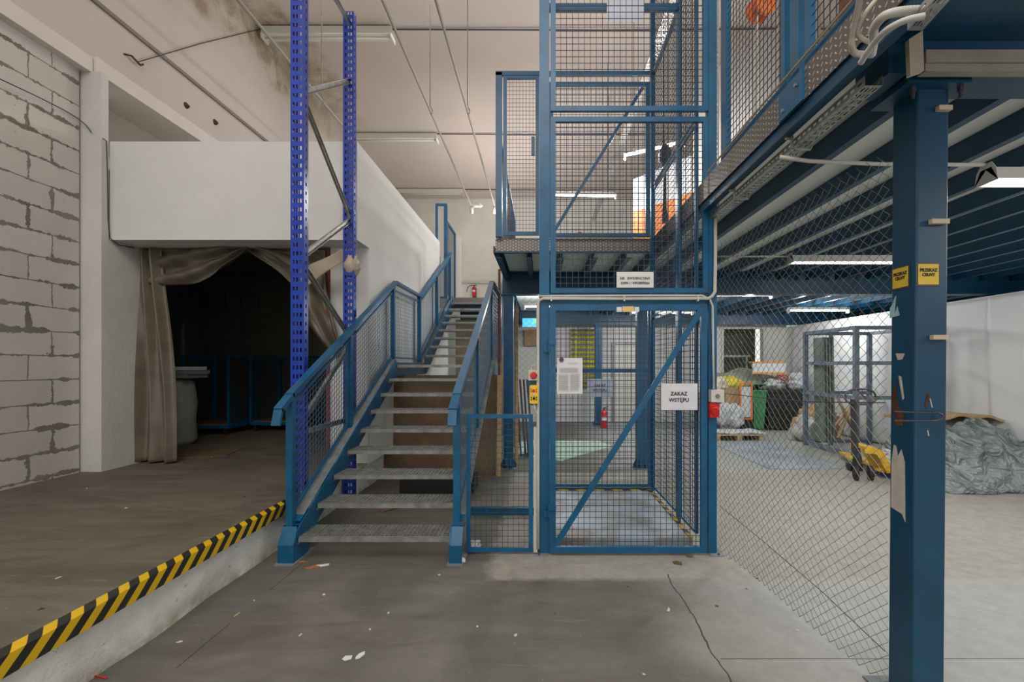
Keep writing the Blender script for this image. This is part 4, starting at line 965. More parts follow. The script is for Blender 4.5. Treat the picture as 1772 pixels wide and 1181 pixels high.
# ================================================================ LIGHT FITTINGS
def fitting(A, Q, label, lit=True, power=30, grp='fluorescent lamps', refl=True, up=0.06, wdt=0.11, lm=None):
    A, Q = Vector(A), Vector(Q); mid = (A+Q)/2; d = (Q-A).normalized(); s = Vector((-d.y, d.x, 0)).normalized(); U = Vector((0, 0, 1)); d.z = d.z
    t = thing('tube_lamp', mid, label, 'lamp', grp)
    b = MB()
    if refl:
        for sg_ in (-1, 1):
            b.prism([A+U*up, A+U*up+s*sg_*0.03, A+s*sg_*wdt*0.6-U*0.015, A+s*sg_*(wdt*0.6-0.004)-U*0.015, A+U*(up-0.006)], Q-A)
        for e_ in (A, Q):
            e0 = e_
            b.prism([e0-s*wdt*0.6-U*0.02, e0+s*wdt*0.6-U*0.02, e0+s*wdt*0.5+U*0.05, e0+s*0.03+U*(up+0.03), e0-s*0.03+U*(up+0.03), e0-s*wdt*0.5+U*0.05], d*0.004)
    else:
        b.bar(A+U*up*0.6, Q+U*up*0.6, 0.09 if lit else 0.2, 0.05 if lit else 0.13)
        for e_ in (A, Q): b.bar(e_-d*0.012-U*0.01, e_+d*0.012-U*0.01, 0.10 if lit else 0.21, 0.09)
    b.build('reflector' if refl else 'batten', fixw, t)
    MB().tube([A+d*0.01, Q-d*0.01], 0.016, 10).build('tube', lampw if lit else lampoff, t, True)
    if abs(mid.z-CH) > 2.5 and lit:
        for e_ in (A+d*0.15, Q-d*0.15): MB().tube([e_+U*0.05, Vector((e_.x, e_.y, HC))], 0.004, 4).build('suspension_wire', handle, t)
    if lit:
        Ln = (Q-A).length; l = bpy.data.lights.new('tube_light', 'AREA'); l.shape = 'RECTANGLE'; l.size = Ln*0.96; l.size_y = 0.05
        if not refl:
            for q in (0.25, 0.75):
                pl = bpy.data.lights.new('tube_light', 'POINT'); pl.energy = power*0.75; pl.shadow_soft_size = 0.06; pl.color = (1, 0.98, 0.95)
                po = bpy.data.objects.new('tube_light', pl); C.objects.link(po); po.parent = t; po.location = (A+(Q-A)*q)-mid-U*0.09
            return t
        l.energy = power; l.color = (1, 0.97, 0.93); lo = bpy.data.objects.new('tube_light', l); C.objects.link(lo)
        lo.parent = t; lo.location = -U*0.022; ang = math.atan2(d.y, d.x); lo.rotation_euler = (0, 0, ang)
    return t
zt = Z_(453, 4.75)
fitting((X_(1367, 4.75), 4.75, zt), (X_(1367, 4.75)+1.55, 4.75, zt), 'lit lamp with reflector under mezzanine left of near column', power=34)
z2 = Z_(312, 2.5); fitting((X_(1706, 2.5), 2.5, z2), (X_(1706, 2.5)+1.5, 2.5, z2), 'lit lamp at right edge, cut by the frame', power=24)
fitting((X_(1240, 7.3)-0.5, 7.3, Z_(511, 7.3)), (X_(1335, 7.3), 7.3, Z_(511, 7.3)), 'lit tube below the far mezzanine beam right of the lift', power=32, refl=False)
fitting((1.9, 9.6, 2.6), (3.2, 9.6, 2.6), 'lit tube far back under mezzanine, seen through the lift cage', power=34, refl=False)
fitting((5.0, 9.2, 2.6), (6.2, 9.2, 2.6), 'lit tube added far back under mezzanine to lighten the floor', power=36, refl=False)  # extra tube added to lighten the floor under the mezzanine
fitting((4.6, 3.4, 2.6), (5.9, 3.4, 2.6), 'unseen tube added under the mezzanine out to the right of the frame', power=36, refl=False)  # off-frame tube added to brighten the deck underside
fitting((2.9, 1.05, 2.55), (4.1, 1.05, 2.55), 'unseen tube added under the mezzanine beside the camera, out of frame', power=20, refl=False)  # second off-frame tube, added to light joists and deck from below
fitting((-0.3, 8.6, 2.6), (0.9, 8.6, 2.6), 'lit tube added above the green board behind the lift', power=34, refl=False)  # extra tube added to lighten the floor behind the lift
fitting(at(1080, 270, 7.0), at(1185, 246, 6.6), 'lit tube upstairs seen slanting through the upper lift cage', power=75, refl=False)
fitting(at(957, 338, 8.9), at(1065, 340, 8.9), 'lit tube upstairs farther back, left behind the diagonal brace', power=130, refl=False)
# hanging pipe for lamps (conduit)
tag(MB().tube([at(1350, 272, 2.45), at(1400, 279, 2.47), at(1520, 284, 2.5), at(1640, 285, 2.5), at(1712, 286, 2.5)], 0.011, 8).build('conduit', pvc, smooth=True), 'grey conduit from the cable tray to the right hand lamp', 'conduit')
tag(MB().tube([at(1242, 444, 4.7), at(1300, 444, 4.72), at(1365, 444, 4.75)], 0.009, 8).build('conduit', pvc, smooth=True), 'grey conduit from the lift to the lamp left of the near column', 'conduit')
# unlit ceiling fittings
for (x0, x1, Y, lb) in ((458, 680, 8.0, 'unlit ceiling lamp nearest the camera, upper left'), (560, 757, 11.65, 'unlit ceiling lamp above the white bulkhead, second row'), (660, 802, 15.3, 'unlit ceiling lamp farthest back above the stairs')):
    fitting((max(X_(x0, Y), XW+0.05), Y, HC-0.17), (X_(x1, Y), Y, HC-0.17), lb, lit=False, refl=False, up=0.13, grp='unlit ceiling lamps')
for Y, lb in ((7.98, 'nearest'), (11.6, 'middle'), (15.28, 'farthest')):
    tag(MB().tube([(XW if Y > 8 else XW+0.02, Y, HC-0.02), (-2, Y, HC-0.03), (1.0, Y, HC-0.045), (4, Y, HC-0.02), (9, Y, HC-0.02)], 0.014, 5).build('ceiling_cable', handle), '%s dark cable running across the ceiling' % lb, 'cable')
# hook and wire on left wall
hkp = at(228, 100, 5.47)
tag(MB().tube([(XW-0.01, 5.40, hkp.z), (XW+0.05, 5.45, hkp.z+0.01), (XW+0.06, 5.56, hkp.z-0.03), (XW+0.04, 5.62, hkp.z+0.02)], 0.012, 6).build('wall_hook', rust), 'rusty hook high on the left wall holding a wire', 'hook')
tag(MB().tube([(XW+0.03, 5.55, hkp.z), (XW+0.02, 6.6, 6.15), (XW+0.015, 7.98, HC-0.03)], 0.006, 5).build('wire', handle), 'dark wire from the wall hook up to the ceiling', 'wire')
for (px, py, k) in ((322, 183, 'upper'), (372, 212, 'lower')):
    Y = -XW*F/(VX-px); z = Z_(py, Y); tag(MB().lathe((XW-0.005, Y, z), [(0.05, 0), (0.035, 0.02), (0.015, 0.05)], axis=(1, 0, -0.2), n=7).build('wall_anchor', rust), '%s broken rusty anchor on the left wall above bulkhead' % k, 'anchor')
# suspended pipes
ZP = 4.0+CH
for nm, xx, y1, ry in (('leftmost suspended pipe, along the stained corner', -3.305, 11.5, (6.9,)), ('middle suspended pipe ending in a fitting above the stairs', -1.73, 11.5, (7.17,)), ('rightmost suspended pipe near the lift', -1.145, 11.5, (7.17,))):
    t = thing('suspended_pipe', (xx, 7, ZP), nm, 'pipe', 'pipes hung below the ceiling')
    MB().tube([(xx, 1.0, ZP), (xx, y1, ZP)], 0.018, 8).build('pipe', mat('pipe_grey', (0.34, 0.31, 0.28), 0.6), t, True)
    for y in ry: MB().tube([(xx, y, ZP-0.05), (xx+0.03, y, ZP-0.05), (xx+0.04, y, ZP), (xx, y, ZP+0.06), (xx, y, HC)], 0.008, 6).build('hanger_rod', dgalv, t)
    if xx > -3:
        MB().tube([(xx, y1, ZP), (xx-0.02, y1+0.15, ZP-0.12)], 0.05, 8).tube([(xx, y1, ZP), (xx+0.2, y1+0.1, ZP+0.05)], 0.04, 8).lathe((xx+0.2, y1+0.1, ZP), [(0.02, 0), (0.08, 0.05), (0.02, 0.12)], n=12).build('fitting', pvc, t, True)
# corner cable by pilaster & bulkhead
tag(MB().tube([at(178, 240, 4.9), at(184, 244, 4.9), at(186, 300, 4.92), at(187, 380, 4.95), at(190, 412, 4.98), at(205, 424, 5.05), at(232, 429, 5.28)], 0.006, 6).build('cable', handle, smooth=True), 'black cable down the corner of the bulkhead', 'cable')
tag(MB().tube([at(-10, 132, 4.0), at(60, 165, 4.35), at(110, 190, 4.7), at(135, 205, 4.85), at(150, 218, 4.88), at(158, 229, 4.885)], 0.005, 6).build('cable', handle, smooth=True), 'black cable drooping across the block wall', 'cable')

# ================================================================ UPPER FLOOR CONTENT
t = thing('partition_wall', (2.1, 8.2, ZM), 'orange and white partition on the upper floor behind the lift', 'partition')
def quadwall(p, q, z0, z1, th=0.05): 
    p, q = Vector((*p, 0)), Vector((*q, 0)); d = (q-p).normalized(); n = Vector((-d.y, d.x, 0))*th
    return MB().prism([p+Vector((0, 0, z0)), q+Vector((0, 0, z0)), q+Vector((0, 0, z1)), p+Vector((0, 0, z1))], n)
quadwall((1.75, 8.6), (2.52, 7.62), ZM, 4.38).build('orange_lower_board', orange, t)
quadwall((1.75, 8.6), (2.52, 7.62), 4.38, 5.0).build('white_upper_board', paper, t)
tag(quadwall((2.53, 7.6), (3.6, 5.9), ZM, 6.2).build('partition_wall', greyw), 'grey partition upstairs right of the orange boards', 'partition')
tag(MB().tube([(at(1148, 235, 6.6).x, 6.6, HC), at(1148, 235, 6.6), at(1149, 262, 6.6), at(1151, 300, 6.6), at(1150, 360, 6.6), at(1152, 385, 6.6)], [0.006, 0.01, 0.03, 0.02, 0.03, 0.05], 8).lathe(at(1151, 290, 6.6), [(0.02, 0), (0.10, 0.1), (0.09, 0.25), (0.03, 0.33)], n=12).build('hanging_hose', dark, smooth=True), 'dark bundled hose hanging before the orange partition', 'hose')
tag(MB().box(X_(1001, 15.9), X_(1008, 15.9), 16.17, 16.198, Z_(411, 16.2), Z_(402, 16.2)).build('fire_sign', red), 'small red square sign on the bright back wall upstairs', 'sign')
# hall items behind right upper fence
tag(MB().lathe((2.05, 4.35, 4.85), [(0.11, 0), (0.11, 0.03), (0.04, 0.03), (0.04, 0.12), (0.11, 0.12), (0.11, 0.15)], axis=(0.2, -1, 0), n=24).build('cable_reel', orange, smooth=False), 'orange cable reel hanging behind the upper fence', 'reel')
tag(MB().tube([(2.05, 4.3, 6.9), (2.05, 4.28, 4.9)], 0.01, 6).tube([(2.02, 4.25, 4.8), (1.98, 4.2, 4.3), (1.97, 4.2, 3.7), (2.1, 4.2, 3.2), (2.2, 4.2, 3.05)], 0.014, 6).build('rope', mat('cream_rope', (0.6, 0.55, 0.42), 0.8), smooth=True), 'cream rope hanging from the orange reel upstairs', 'rope')
ch = MB()
for k in range(60): ch.tube([(2.25+0.006*math.sin(k), 4.3, 5.9-k*0.045), (2.256, 4.3+0.008*(k % 2), 5.865-k*0.045)], 0.008, 5)
tag(ch.build('chain', dgalv), 'dangling steel chain beside the rope upstairs', 'chain')
tag(MB().tube([(2.75, 3.9, 6.5), (2.72, 3.9, 5.2), (2.62, 3.9, 4.3), (2.5, 3.9, 3.2)], 0.009, 6).lathe((2.68, 3.9, 4.62), [(0.01, 0), (0.05, 0.03), (0.04, 0.09), (0.01, 0.12)], n=10).build('pull_cord', dgalv, smooth=True), 'pull cord with grey handle hanging upstairs', 'cord')
t = thing('shelf_unit', (3.2, 3.6, ZM), 'brown and orange wooden shelf unit upstairs behind the fence', 'shelf unit')
B(2.55, 2.62, 3.4, 3.9, ZM, 5.2).build('side_panel', mat('red_brown_wood', (0.15, 0.04, 0.02), 0.5), t)
B(2.62, 3.6, 3.9, 3.94, ZM, 5.2).build('back_panel', mat('orange_wood', (0.62, 0.33, 0.12), 0.6, 0, 0.2, 5), t)
for x in (2.9, 3.25, 3.58): B(x, x+0.05, 3.4, 3.9, ZM, 5.2).build('upright', mat('pine', (0.65, 0.42, 0.2), 0.6), t)
tag(MB().tube([(X_(1172, 4.2)+0.02, 4.3, 5.0), (0.98, 5.6, 5.0), (0.98, 9, 5.0)], 0.03, 6).build('ceiling_tray', galv), 'zinc tray running back overhead behind the lift cage', 'tray') if False else None
tray('cable_tray', (1.56, 4.4, 5.6), (1.56, 13.0, 5.6), 0.11, 0.04, (-1, 0, 0), 'zinc cable tray high upstairs running back behind the lift', slot=0.09)
for y in (6.0, 10.0): tag(MB().tube([(1.50, y, 5.59), (1.50, y, HC)], 0.008, 5).build('hanger_rod', dgalv), {6.0: 'near rod hanging the upstairs cable tray', 10.0: 'far rod hanging the upstairs cable tray'}[y], 'rod')
# flexible conduits by near column
def flex(pts, r, label, m=pvc):
    b = MB(); P_ = [Vector(p) for p in pts]; out = []; rad = []
    n = 90
    for i in range(n+1):
        k = i/n*(len(P_)-1); j = min(int(k), len(P_)-2); t = k-j
        p0, p1, p2, p3 = P_[max(j-1, 0)], P_[j], P_[j+1], P_[min(j+2, len(P_)-1)]
        out.append(0.5*((2*p1)+(-p0+p2)*t+(2*p0-5*p1+4*p2-p3)*t*t+(-p0+3*p1-3*p2+p3)*t**3)); rad.append(r*(1 if i % 2 else 0.86))
    return tag(b.tube(out, rad, 10).build('flexible_conduit', m, smooth=True), label, 'conduit', 'flexible conduits above the near column')
flex([at(1605, 18, 1.46), at(1560, 20, 1.46), at(1530, 28, 1.48), at(1512, 50, 1.54), at(1512, 70, 1.59), at(1508, 95, 1.66)], 0.015, 'upper ribbed grey conduit curving into the cable tray')
flex([at(1600, 28, 1.42), at(1565, 36, 1.44), at(1535, 52, 1.48), at(1515, 72, 1.54), at(1500, 92, 1.62), at(1490, 108, 1.68)], 0.011, 'lower ribbed grey conduit curving into the cable tray')
flex([at(1490, -10, 1.62), at(1482, 30, 1.68), at(1476, 60, 1.72), at(1474, 80, 1.74), at(1480, 92, 1.76), at(1495, 94, 1.8)], 0.012, 'smooth cream cable looping left of the ribbed conduits', mat('cream_cable', (0.50, 0.45, 0.36), 0.5))
flex([at(1525, -10, 1.64), at(1500, 20, 1.66), at(1485, 50, 1.7), at(1490, 66, 1.72), at(1510, 74, 1.75)], 0.009, 'thin cream cable looping beside the mezzanine edge', MATS['cream_cable'])
tray('cable_tray', at(1570, 52, 1.5), at(1640, -30, 1.32), 0.05, 0.03, (1, 0, 0), 'short tilted cable tray piece above the near column')

# ================================================================ GROUND FLOOR FAR CONTENT
tag(MB().prism([fl(1240, 772), fl(1332, 813), fl(1458, 812), fl(1312, 760)], (0, 0, 0.012)).build('steel_sheet', steel), 'bluish steel sheet lying flat behind the chain link fence', 'sheet')
tag(MB().prism([fl(880, 785), fl(912, 790), fl(970, 799), fl(1060, 773), fl(1035, 764), fl(900, 764)], (0, 0, 0.012)).build('green_board', mint), 'mint green board lying on the floor behind the lift', 'board')
# striped curtain
def stc(u, v): return Vector((X_(988, 11.9)+u*0.62, 11.97+0.04*math.sin(u*24), 0.9+v*1.55))
tag(MB().grid(stc, 60, 4).build('striped_curtain', ystripe, smooth=True, solid=0.003), 'yellow and grey striped strip curtain on the far wall', 'curtain')
t = thing('exit_sign', at(918, 566, 10.5), 'blue and green illuminated exit sign far left behind lift', 'sign')
A = at(904, 566, 10.5); Q = at(932, 551, 10.5)
B(A.x, Q.x, 10.5, 10.56, A.z, Q.z).build('face', exitg, t); MB().tube([(A.x+0.06, 10.53, Q.z), (A.x+0.06, 10.53, 2.85)], 0.006, 5).tube([(Q.x-0.06, 10.53, Q.z), (Q.x-0.06, 10.53, 2.85)], 0.006, 5).build('hanger', handle, t); B(Q.x-0.13, Q.x-0.02, 10.495, 10.5, A.z+0.09, Q.z-0.02).build('pictogram', exitgr, t)
tag(B(A.x, Q.x+0.1, 11.9, 12.04, 2.0, 2.42).build('header_board', card), 'tan wooden panel high on the far wall below exit sign', 'panel')
# pallet
def pallet(x0, x1, y0, y1, z, label):
    t = thing('pallet', ((x0+x1)/2, (y0+y1)/2, z), label, 'pallet')
    for k in range(3): x = x0+(x1-x0-0.1)*k/2; B(x, x+0.1, y0, y1, z+0.02, z+0.10).build('bearer', wood, t); B(x, x+0.1, y0, y1, z, z+0.02).build('runner', wood, t)
    for k in range(7): y = y0+(y1-y0-0.09)*k/6; B(x0, x1, y, y+0.09, z+0.10, z+0.122).build('board', wood, t)
pallet(3.45, 4.42, 9.0, 9.75, 0, 'pale wooden pallet on the floor by the green bin')
tag(MB().grid(lambda u, v: Vector((3.55+u*0.95, 9.05+v*0.6, 0.14+0.02*noise.noise(Vector((u*5, v*5, 0))))), 20, 14).build('plastic_film', wtarp, solid=0.02, smooth=True), 'white plastic film lying on the pallet', 'film')
def bin_(x0, x1, y0, y1, h, m, label, lid=0.0, wheels=True, name='wheelie_bin'):
    t = thing(name, ((x0+x1)/2, (y0+y1)/2, 0), label, 'bin')
    b = MB(); tp_ = 0.05; z0 = 0.04
    lo = [(x0+tp_, y0+tp_, z0), (x1-tp_, y0+tp_, z0), (x1-tp_, y1-tp_, z0), (x0+tp_, y1-tp_, z0)]; hi = [(x0, y0, h), (x1, y0, h), (x1, y1, h), (x0, y1, h)]
    hi2 = [(x0+.02, y0+.02, h), (x1-.02, y0+.02, h), (x1-.02, y1-.02, h), (x0+.02, y1-.02, h)]; lo2 = [(x0+.07, y0+.07, z0+.02), (x1-.07, y0+.07, z0+.02), (x1-.07, y1-.07, z0+.02), (x0+.07, y1-.07, z0+.02)]
    b.add(lo+hi+hi2+lo2, [(0, 1, 2, 3)]+[(i, (i+1) % 4, (i+1) % 4+4, i+4) for i in range(4)]+[(i+4, (i+1) % 4+4, (i+1) % 4+8, i+8) for i in range(4)]+[(i+8, (i+1) % 4+8, (i+1) % 4+12, i+12) for i in range(4)]+[(12, 13, 14, 15)])
    b.build('body', m, t)
    frame((x0-0.02, y0-0.02, h-0.02), (x1-x0+0.04, 0, 0), (0, y1-y0+0.04, 0), 0.04, 0.04).build('rim', m, t)
    MB().bar(((x0+x1)/2, y1, h+0.01), ((x0+x1)/2, y1-math.cos(lid)*(y1-y0), h+0.01+math.sin(lid)*(y1-y0)), x1-x0, 0.02).build('lid', m, t)
    for x in (x0+0.06, x1-0.06): MB().lathe((x-0.02, y1-0.05, 0.06), [(0.06, 0), (0.06, 0.04)], axis=(1, 0, 0), n=14).build('wheel', dark, t)
bin_(X_(1303, 10.4), X_(1326, 10.4)+0.02, 10.4, 10.9, 0.93, gbin, 'green wheeled bin with its lid raised', 0.25)
bin_(X_(1328, 10.4), X_(1393, 10.4), 10.4, 11.0, 0.92, bbin, 'wide black wheeled waste container beside the green bin', 0.0, name='waste_container')
def blob(c, r, label, m, name, cat, seed=0, fl_=0.0, amp=0.25, res=28):
    c = Vector(c); r = Vector(r)
    def fn(u, v):
        th = u*2*math.pi; ph = -math.pi/2+v*math.pi; d = Vector((math.cos(th)*math.cos(ph), math.sin(th)*math.cos(ph), math.sin(ph)))
        k = 1+amp*(noise.noise(d*1.8+Vector((seed, 0, 0)))+0.6*(0.5-abs(noise.noise(d*4+Vector((0, seed, 0))))*2)*0.5+0.3*noise.noise(d*9+Vector((0, 0, seed))))
        p = Vector((d.x*r.x*k, d.y*r.y*k, d.z*r.z*k))+c; p.z = max(p.z, fl_); return p
    return tag(MB().grid(fn, res*2, res).build(name, m, smooth=True), label, cat)
blob((5.15, 11.62, 0.95), (0.95, 0.40, 0.42), 'grey heaped cloth piled behind the bins', mat('olive_cloth', (0.33, 0.34, 0.28), 0.8, 0, 0.2, 4), 'cloth_heap', 'cloth heap', 1)
blob((5.45, 10.65, 1.05), (0.18, 0.15, 0.12), 'crumpled white film on top of green bin edge', wtarp, 'plastic_bag', 'bag', 2, amp=0.4)
blob((6.0, 10.75, 1.1), (0.28, 0.22, 0.2), 'bulging white bag on the black container', wtarp, 'plastic_bag', 'bag', 3, amp=0.35)
t = thing('foam_board', (5.15, 11.0, 1.35), 'white board with orange edges lying above the bins', 'board')
A = at(1303, 647, 11.0); Q = at(1360, 626, 11.0)
B(A.x, Q.x, 11.0, 11.05, A.z+0.03, Q.z-0.03).build('panel', paper, t); B(A.x-0.03, Q.x+0.02, 10.98, 11.07, A.z-0.01, A.z+0.03).box(A.x-0.05, Q.x-0.0, 10.98, 11.07, Q.z-0.03, Q.z).build('edge_strip', mat('orange_edge', (0.75, 0.32, 0.05), 0.6), t)
tag(B(X_(1256, 10.1), X_(1281, 10.1), 10.1, 10.4, Z_(700, 10.1), Z_(672, 10.1)).build('cardboard_box', card), 'tan cardboard box among rubbish left of the green bin', 'box')
tag(B(X_(1245, 10.2), X_(1300, 10.2), 10.15, 10.7, 0.0, Z_(701, 10.2)).build('storage_crate', bbin), 'dark crate under the cardboard box by the pallet', 'crate')
t = thing('door_frame_panel', (4.55, 10.3, 0), 'orange rimmed white panel leaning left of the green bin', 'panel')
B(X_(1283, 10.05), X_(1300, 10.05), 10.05, 10.08, 0.35, 1.02).build('panel', paper, t); frame((X_(1280, 10.04), 10.04, 0.3), (0.28, 0, 0), (0, 0, 0.8), 0.03, 0.03).build('rim', orange, t)
blob((4.15, 10.0, 0.35), (0.28, 0.2, 0.3), 'crumpled white bag lying before the dark crate', wtarp, 'plastic_bag', 'bag', 5, amp=0.4)
blob((4.0, 10.6, 1.0), (0.35, 0.3, 0.25), 'pale sack on rubbish heap behind the cardboard box', mat('pale_sack', (0.62, 0.58, 0.46), 0.8), 'sack', 'sack', 6)
blob((4.55, 11.0, 1.05), (0.3, 0.2, 0.18), 'yellow bag behind the orange rimmed panel', mat('yellow_bag', (0.7, 0.6, 0.05), 0.6), 'plastic_bag', 'bag', 8)
rw = MB()
for k in range(5): rw.tube([Vector((5.6+0.13*math.cos(a+k), 10.55+0.03*math.sin(a*3+k), 1.18+0.09*math.sin(a)*(1-0.1*k)+0.01*k)) for a in [i*math.pi/8 for i in range(17)]], 0.008, 5)
tag(rw.build('wire_coil', mat('red_wire', (0.35, 0.05, 0.03), 0.5), smooth=True), 'coil of red wire on top of the bins', 'wire coil')
# table behind window opening
t = thing('steel_table', (5.3, 12.8, 0), 'grey steel bench seen through far wall opening', 'table')
B(4.85, 5.8, 12.6, 13.2, 1.72, 1.77).build('top', galv, t)
for x in (4.92, 5.68): B(x, x+0.05, 12.62, 12.67, 0, 1.72).build('leg', galv, t)
# rack cage
t = thing('steel_stillage', (5.5, 7.9, 0), 'grey blue steel rack frame standing near the pallet truck', 'rack')
yA, yB_, xA, xB, Hh = 7.18, 8.55, 4.95, 6.15, 2.12
for x, y in ((xA, yA), (xA, yB_), (xB, yA), (xB, yB_)): B(x, x+0.07, y, y+0.06, 0.0, Hh).build('post', rackgrey, t)
for z in (0.04, 0.95, 1.50, Hh-0.06):
    B(xA+0.01, xA+0.05, yA+.06, yB_, z, z+0.06).build('side_rail', rackgrey, t)
    B(xA+.07, xB, yB_+0.01, yB_+0.05, z, z+0.06).build('back_rail', rackgrey, t)
    if z in (0.95, 1.50, Hh-0.06): B(xA+.07, xB, yA+0.01, yA+0.05, z, z+0.06).build('front_rail', rackgrey, t)
B(xB+0.01, xB+0.05, yA+.06, yB_, Hh-0.06, Hh).build('side_rail', rackgrey, t)
B(5.42, 5.47, yB_-0.02, yB_+0.03, 0, Hh).build('post', rackgrey, t)
for k in range(4):
    x = 5.10+k*0.055
    tag(MB().prism([(x, 8.2, 0.10), (x+0.035, 8.2, 0.10), (x+0.035, 8.25, 2.0), (x, 8.25, 2.0)], (0, 0.28, 0)).build('metal_sheet', rackgreen), ['leftmost', 'second from left', 'third from left', 'rightmost'][k]+' upright grey green metal sheet in the steel rack', 'sheet', 'metal sheets in the rack')
# rubbish behind rack: boards and sticks
for k, (p, q, w_) in enumerate((((5.5, 8.8, 0.1), (6.1, 8.9, 0.75), 0.05), ((6.1, 8.8, 0.1), (5.75, 8.9, 0.95), 0.1), ((5.7, 8.75, 0.1), (6.15, 8.9, 0.9), 0.06))):
    tag(MB().bar(p, q, w_, 0.03).build('timber_offcut', wood), ['left slanting', 'middle thick', 'right slanting'][k]+' timber offcut behind the steel rack', 'timber')
blob((5.6, 9.3, 0.25), (0.42, 0.3, 0.45), 'tan crumpled cardboard heap behind the steel rack', card, 'cardboard_heap', 'cardboard', 11, amp=0.5)
blob((5.35, 9.1, 0.15), (0.35, 0.25, 0.3), 'grey white rubble bag behind the steel rack', mat('grey_bag', (0.45, 0.45, 0.43), 0.7), 'plastic_bag', 'bag', 12, amp=0.4)

# ---- pallet truck
t = thing('pallet_truck', (4.3, 6.1, 0), 'yellow hand pallet truck with black loop handle', 'pallet truck')
px0 = 4.20; py0 = 6.05
MB().bar((px0-0.03, py0, 0.30), (px0-0.06, py0-0.02, 1.05), 0.07, 0.045).build('drawbar', handle, t)
loop = []
for k in range(29):
    a = 2*math.pi*k/28; loop.append(Vector((px0+0.02+0.20*math.copysign(abs(math.cos(a))**0.75, math.cos(a)), py0-0.03, 1.08+0.10*math.copysign(abs(math.sin(a))**0.8, math.sin(a)))))
MB().tube(loop, 0.014, 8).build('handle_loop', handle, t, True)
MB().bar((px0-0.02, py0-0.04, 1.16), (px0+0.08, py0-0.04, 1.06), 0.012, 0.02).build('release_lever', handle, t)
MB().lathe((px0, py0, 0.16), [(0.05, 0), (0.06, 0.02), (0.05, 0.12), (0.035, 0.16), (0.035, 0.24)], n=16).box(px0-0.12, px0+0.04, py0-0.05, py0+0.05, 0.10, 0.20).build('hydraulic_pump', bbin, t)
for dx, in ((-0.12,), (0.07,)):
    wv = MB().lathe((px0+dx, py0-0.10, 0.095), [(0.055, 0), (0.095, 0.004), (0.095, 0.05), (0.055, 0.054)], axis=(0.8, -0.35, 0), n=22).build('steer_wheel', dark, t)
    MB().lathe((px0+dx+0.044, py0-0.119, 0.095), [(0.045, 0), (0.04, 0.01)], axis=(0.8, -0.35, 0), n=16).build('hub', galv, wv)
MB().prism([(px0+0.06, py0-0.06, 0.42), (px0+0.18, py0-0.08, 0.42), (px0+0.26, py0-0.1, 0.38), (px0+0.42, py0-0.1, 0.10), (px0+0.34, py0-0.08, 0.08), (px0+0.20, py0-0.08, 0.33), (px0+0.06, py0-0.06, 0.34)], (0.05, 0.36, 0)).build('frame', yjack, t)
for dy in (0.0, 0.42): MB().prism([(px0+0.28, py0-0.10+dy, 0.09), (px0+0.75, py0+0.85+dy, 0.06), (px0+0.65, py0+0.95+dy, 0.06), (px0+0.28, py0+0.05+dy, 0.09)], (0, 0, 0.04)).build('fork', yjack, t)

# ---- tarpaulin heap at right
def heap(x0, x1, y0, y1, zf, amp, seed, nx=150, ny=110, fine=1.0):
    def fn(u, v):
        x = x0+(x1-x0)*u; y = y0+(y1-y0)*v; e = min(1, min(u, 1-u)*7)*min(1, min(v*6, (1-v)*4)); e = max(e, 0)**0.55
        q = Vector((x*1.6+seed, y*1.6, seed)); w1 = noise.noise(q*0.8)*0.5
        rd = 1-abs(noise.noise(q*1.9+Vector((w1*2, w1*2, 0))))*2.0; rd2 = 1-abs(noise.noise(q*4.6+Vector((w1*3, 0, w1))))*2
        qa = Vector((x*1.0+y*0.9+w1, (y-x*0.7)*3.2+w1*2.5, seed)); fo = (1-abs(noise.noise(qa*1.15))*2.6)
        qb = Vector((x*4.2-y*1.5+w1*3, (y+x*0.5)*1.6, seed+4)); fo2 = (1-abs(noise.noise(qb*1.1))*2.6)
        z = zf(u, v)*e*(0.92+0.2*w1)+amp*e*(fo*0.55+fo2*0.38*fine+0.10*rd2+0.05*noise.noise(q*9))
        return Vector((x+0.06*noise.noise(q*2.2+Vector((5, 0, 0))), y+0.08*noise.noise(q*1.7+Vector((0, 9, 0)))-0.05*math.sin(u*7), max(z, 0.004)))
    return MB().grid(fn, nx, ny)
tag(heap(4.78, 6.34, 5.3, 6.7, lambda u, v: 0.16+0.52*min(1, v*1.9)**0.8, 0.15, 3, 200, 150).build('tarpaulin', tarp, smooth=True, solid=0.004), 'large crumpled grey tarpaulin heap by the right wall', 'tarpaulin')
tag(heap(4.62, 4.95, 5.62, 6.3, lambda u, v: 0.15, 0.05, 8, 40, 40).build('plastic_bag', btarp, smooth=True), 'dark blue plastic bag at left foot of the tarpaulin heap', 'bag')
tag(heap(4.66, 5.0, 5.9, 6.5, lambda u, v: 0.33, 0.05, 5, 40, 40).build('plastic_film', wtarp, smooth=True), 'white plastic film beside the grey tarpaulin heap', 'film')
def cb(u, v):
    x = 5.15+u*1.25; y = 6.25+v*0.6; return Vector((x, y-0.05*math.sin(u*5), 0.74+0.06*math.sin(u*3.1)+0.02*math.sin(u*17)*(1-v)))
tag(MB().grid(cb, 40, 6).build('cardboard_sheet', card, solid=0.035), 'bent tan cardboard lying on top of the tarpaulin heap', 'cardboard')
tag(MB().prism([at(1630, 736, 6.45), at(1708, 735, 6.45), at(1697, 716, 6.9), at(1650, 717, 6.9), at(1646, 721, 6.8), at(1636, 724, 6.7)], (0, 0, 0.012)).build('white_board', paper), 'white sheet on top of cardboard at the heap', 'board')

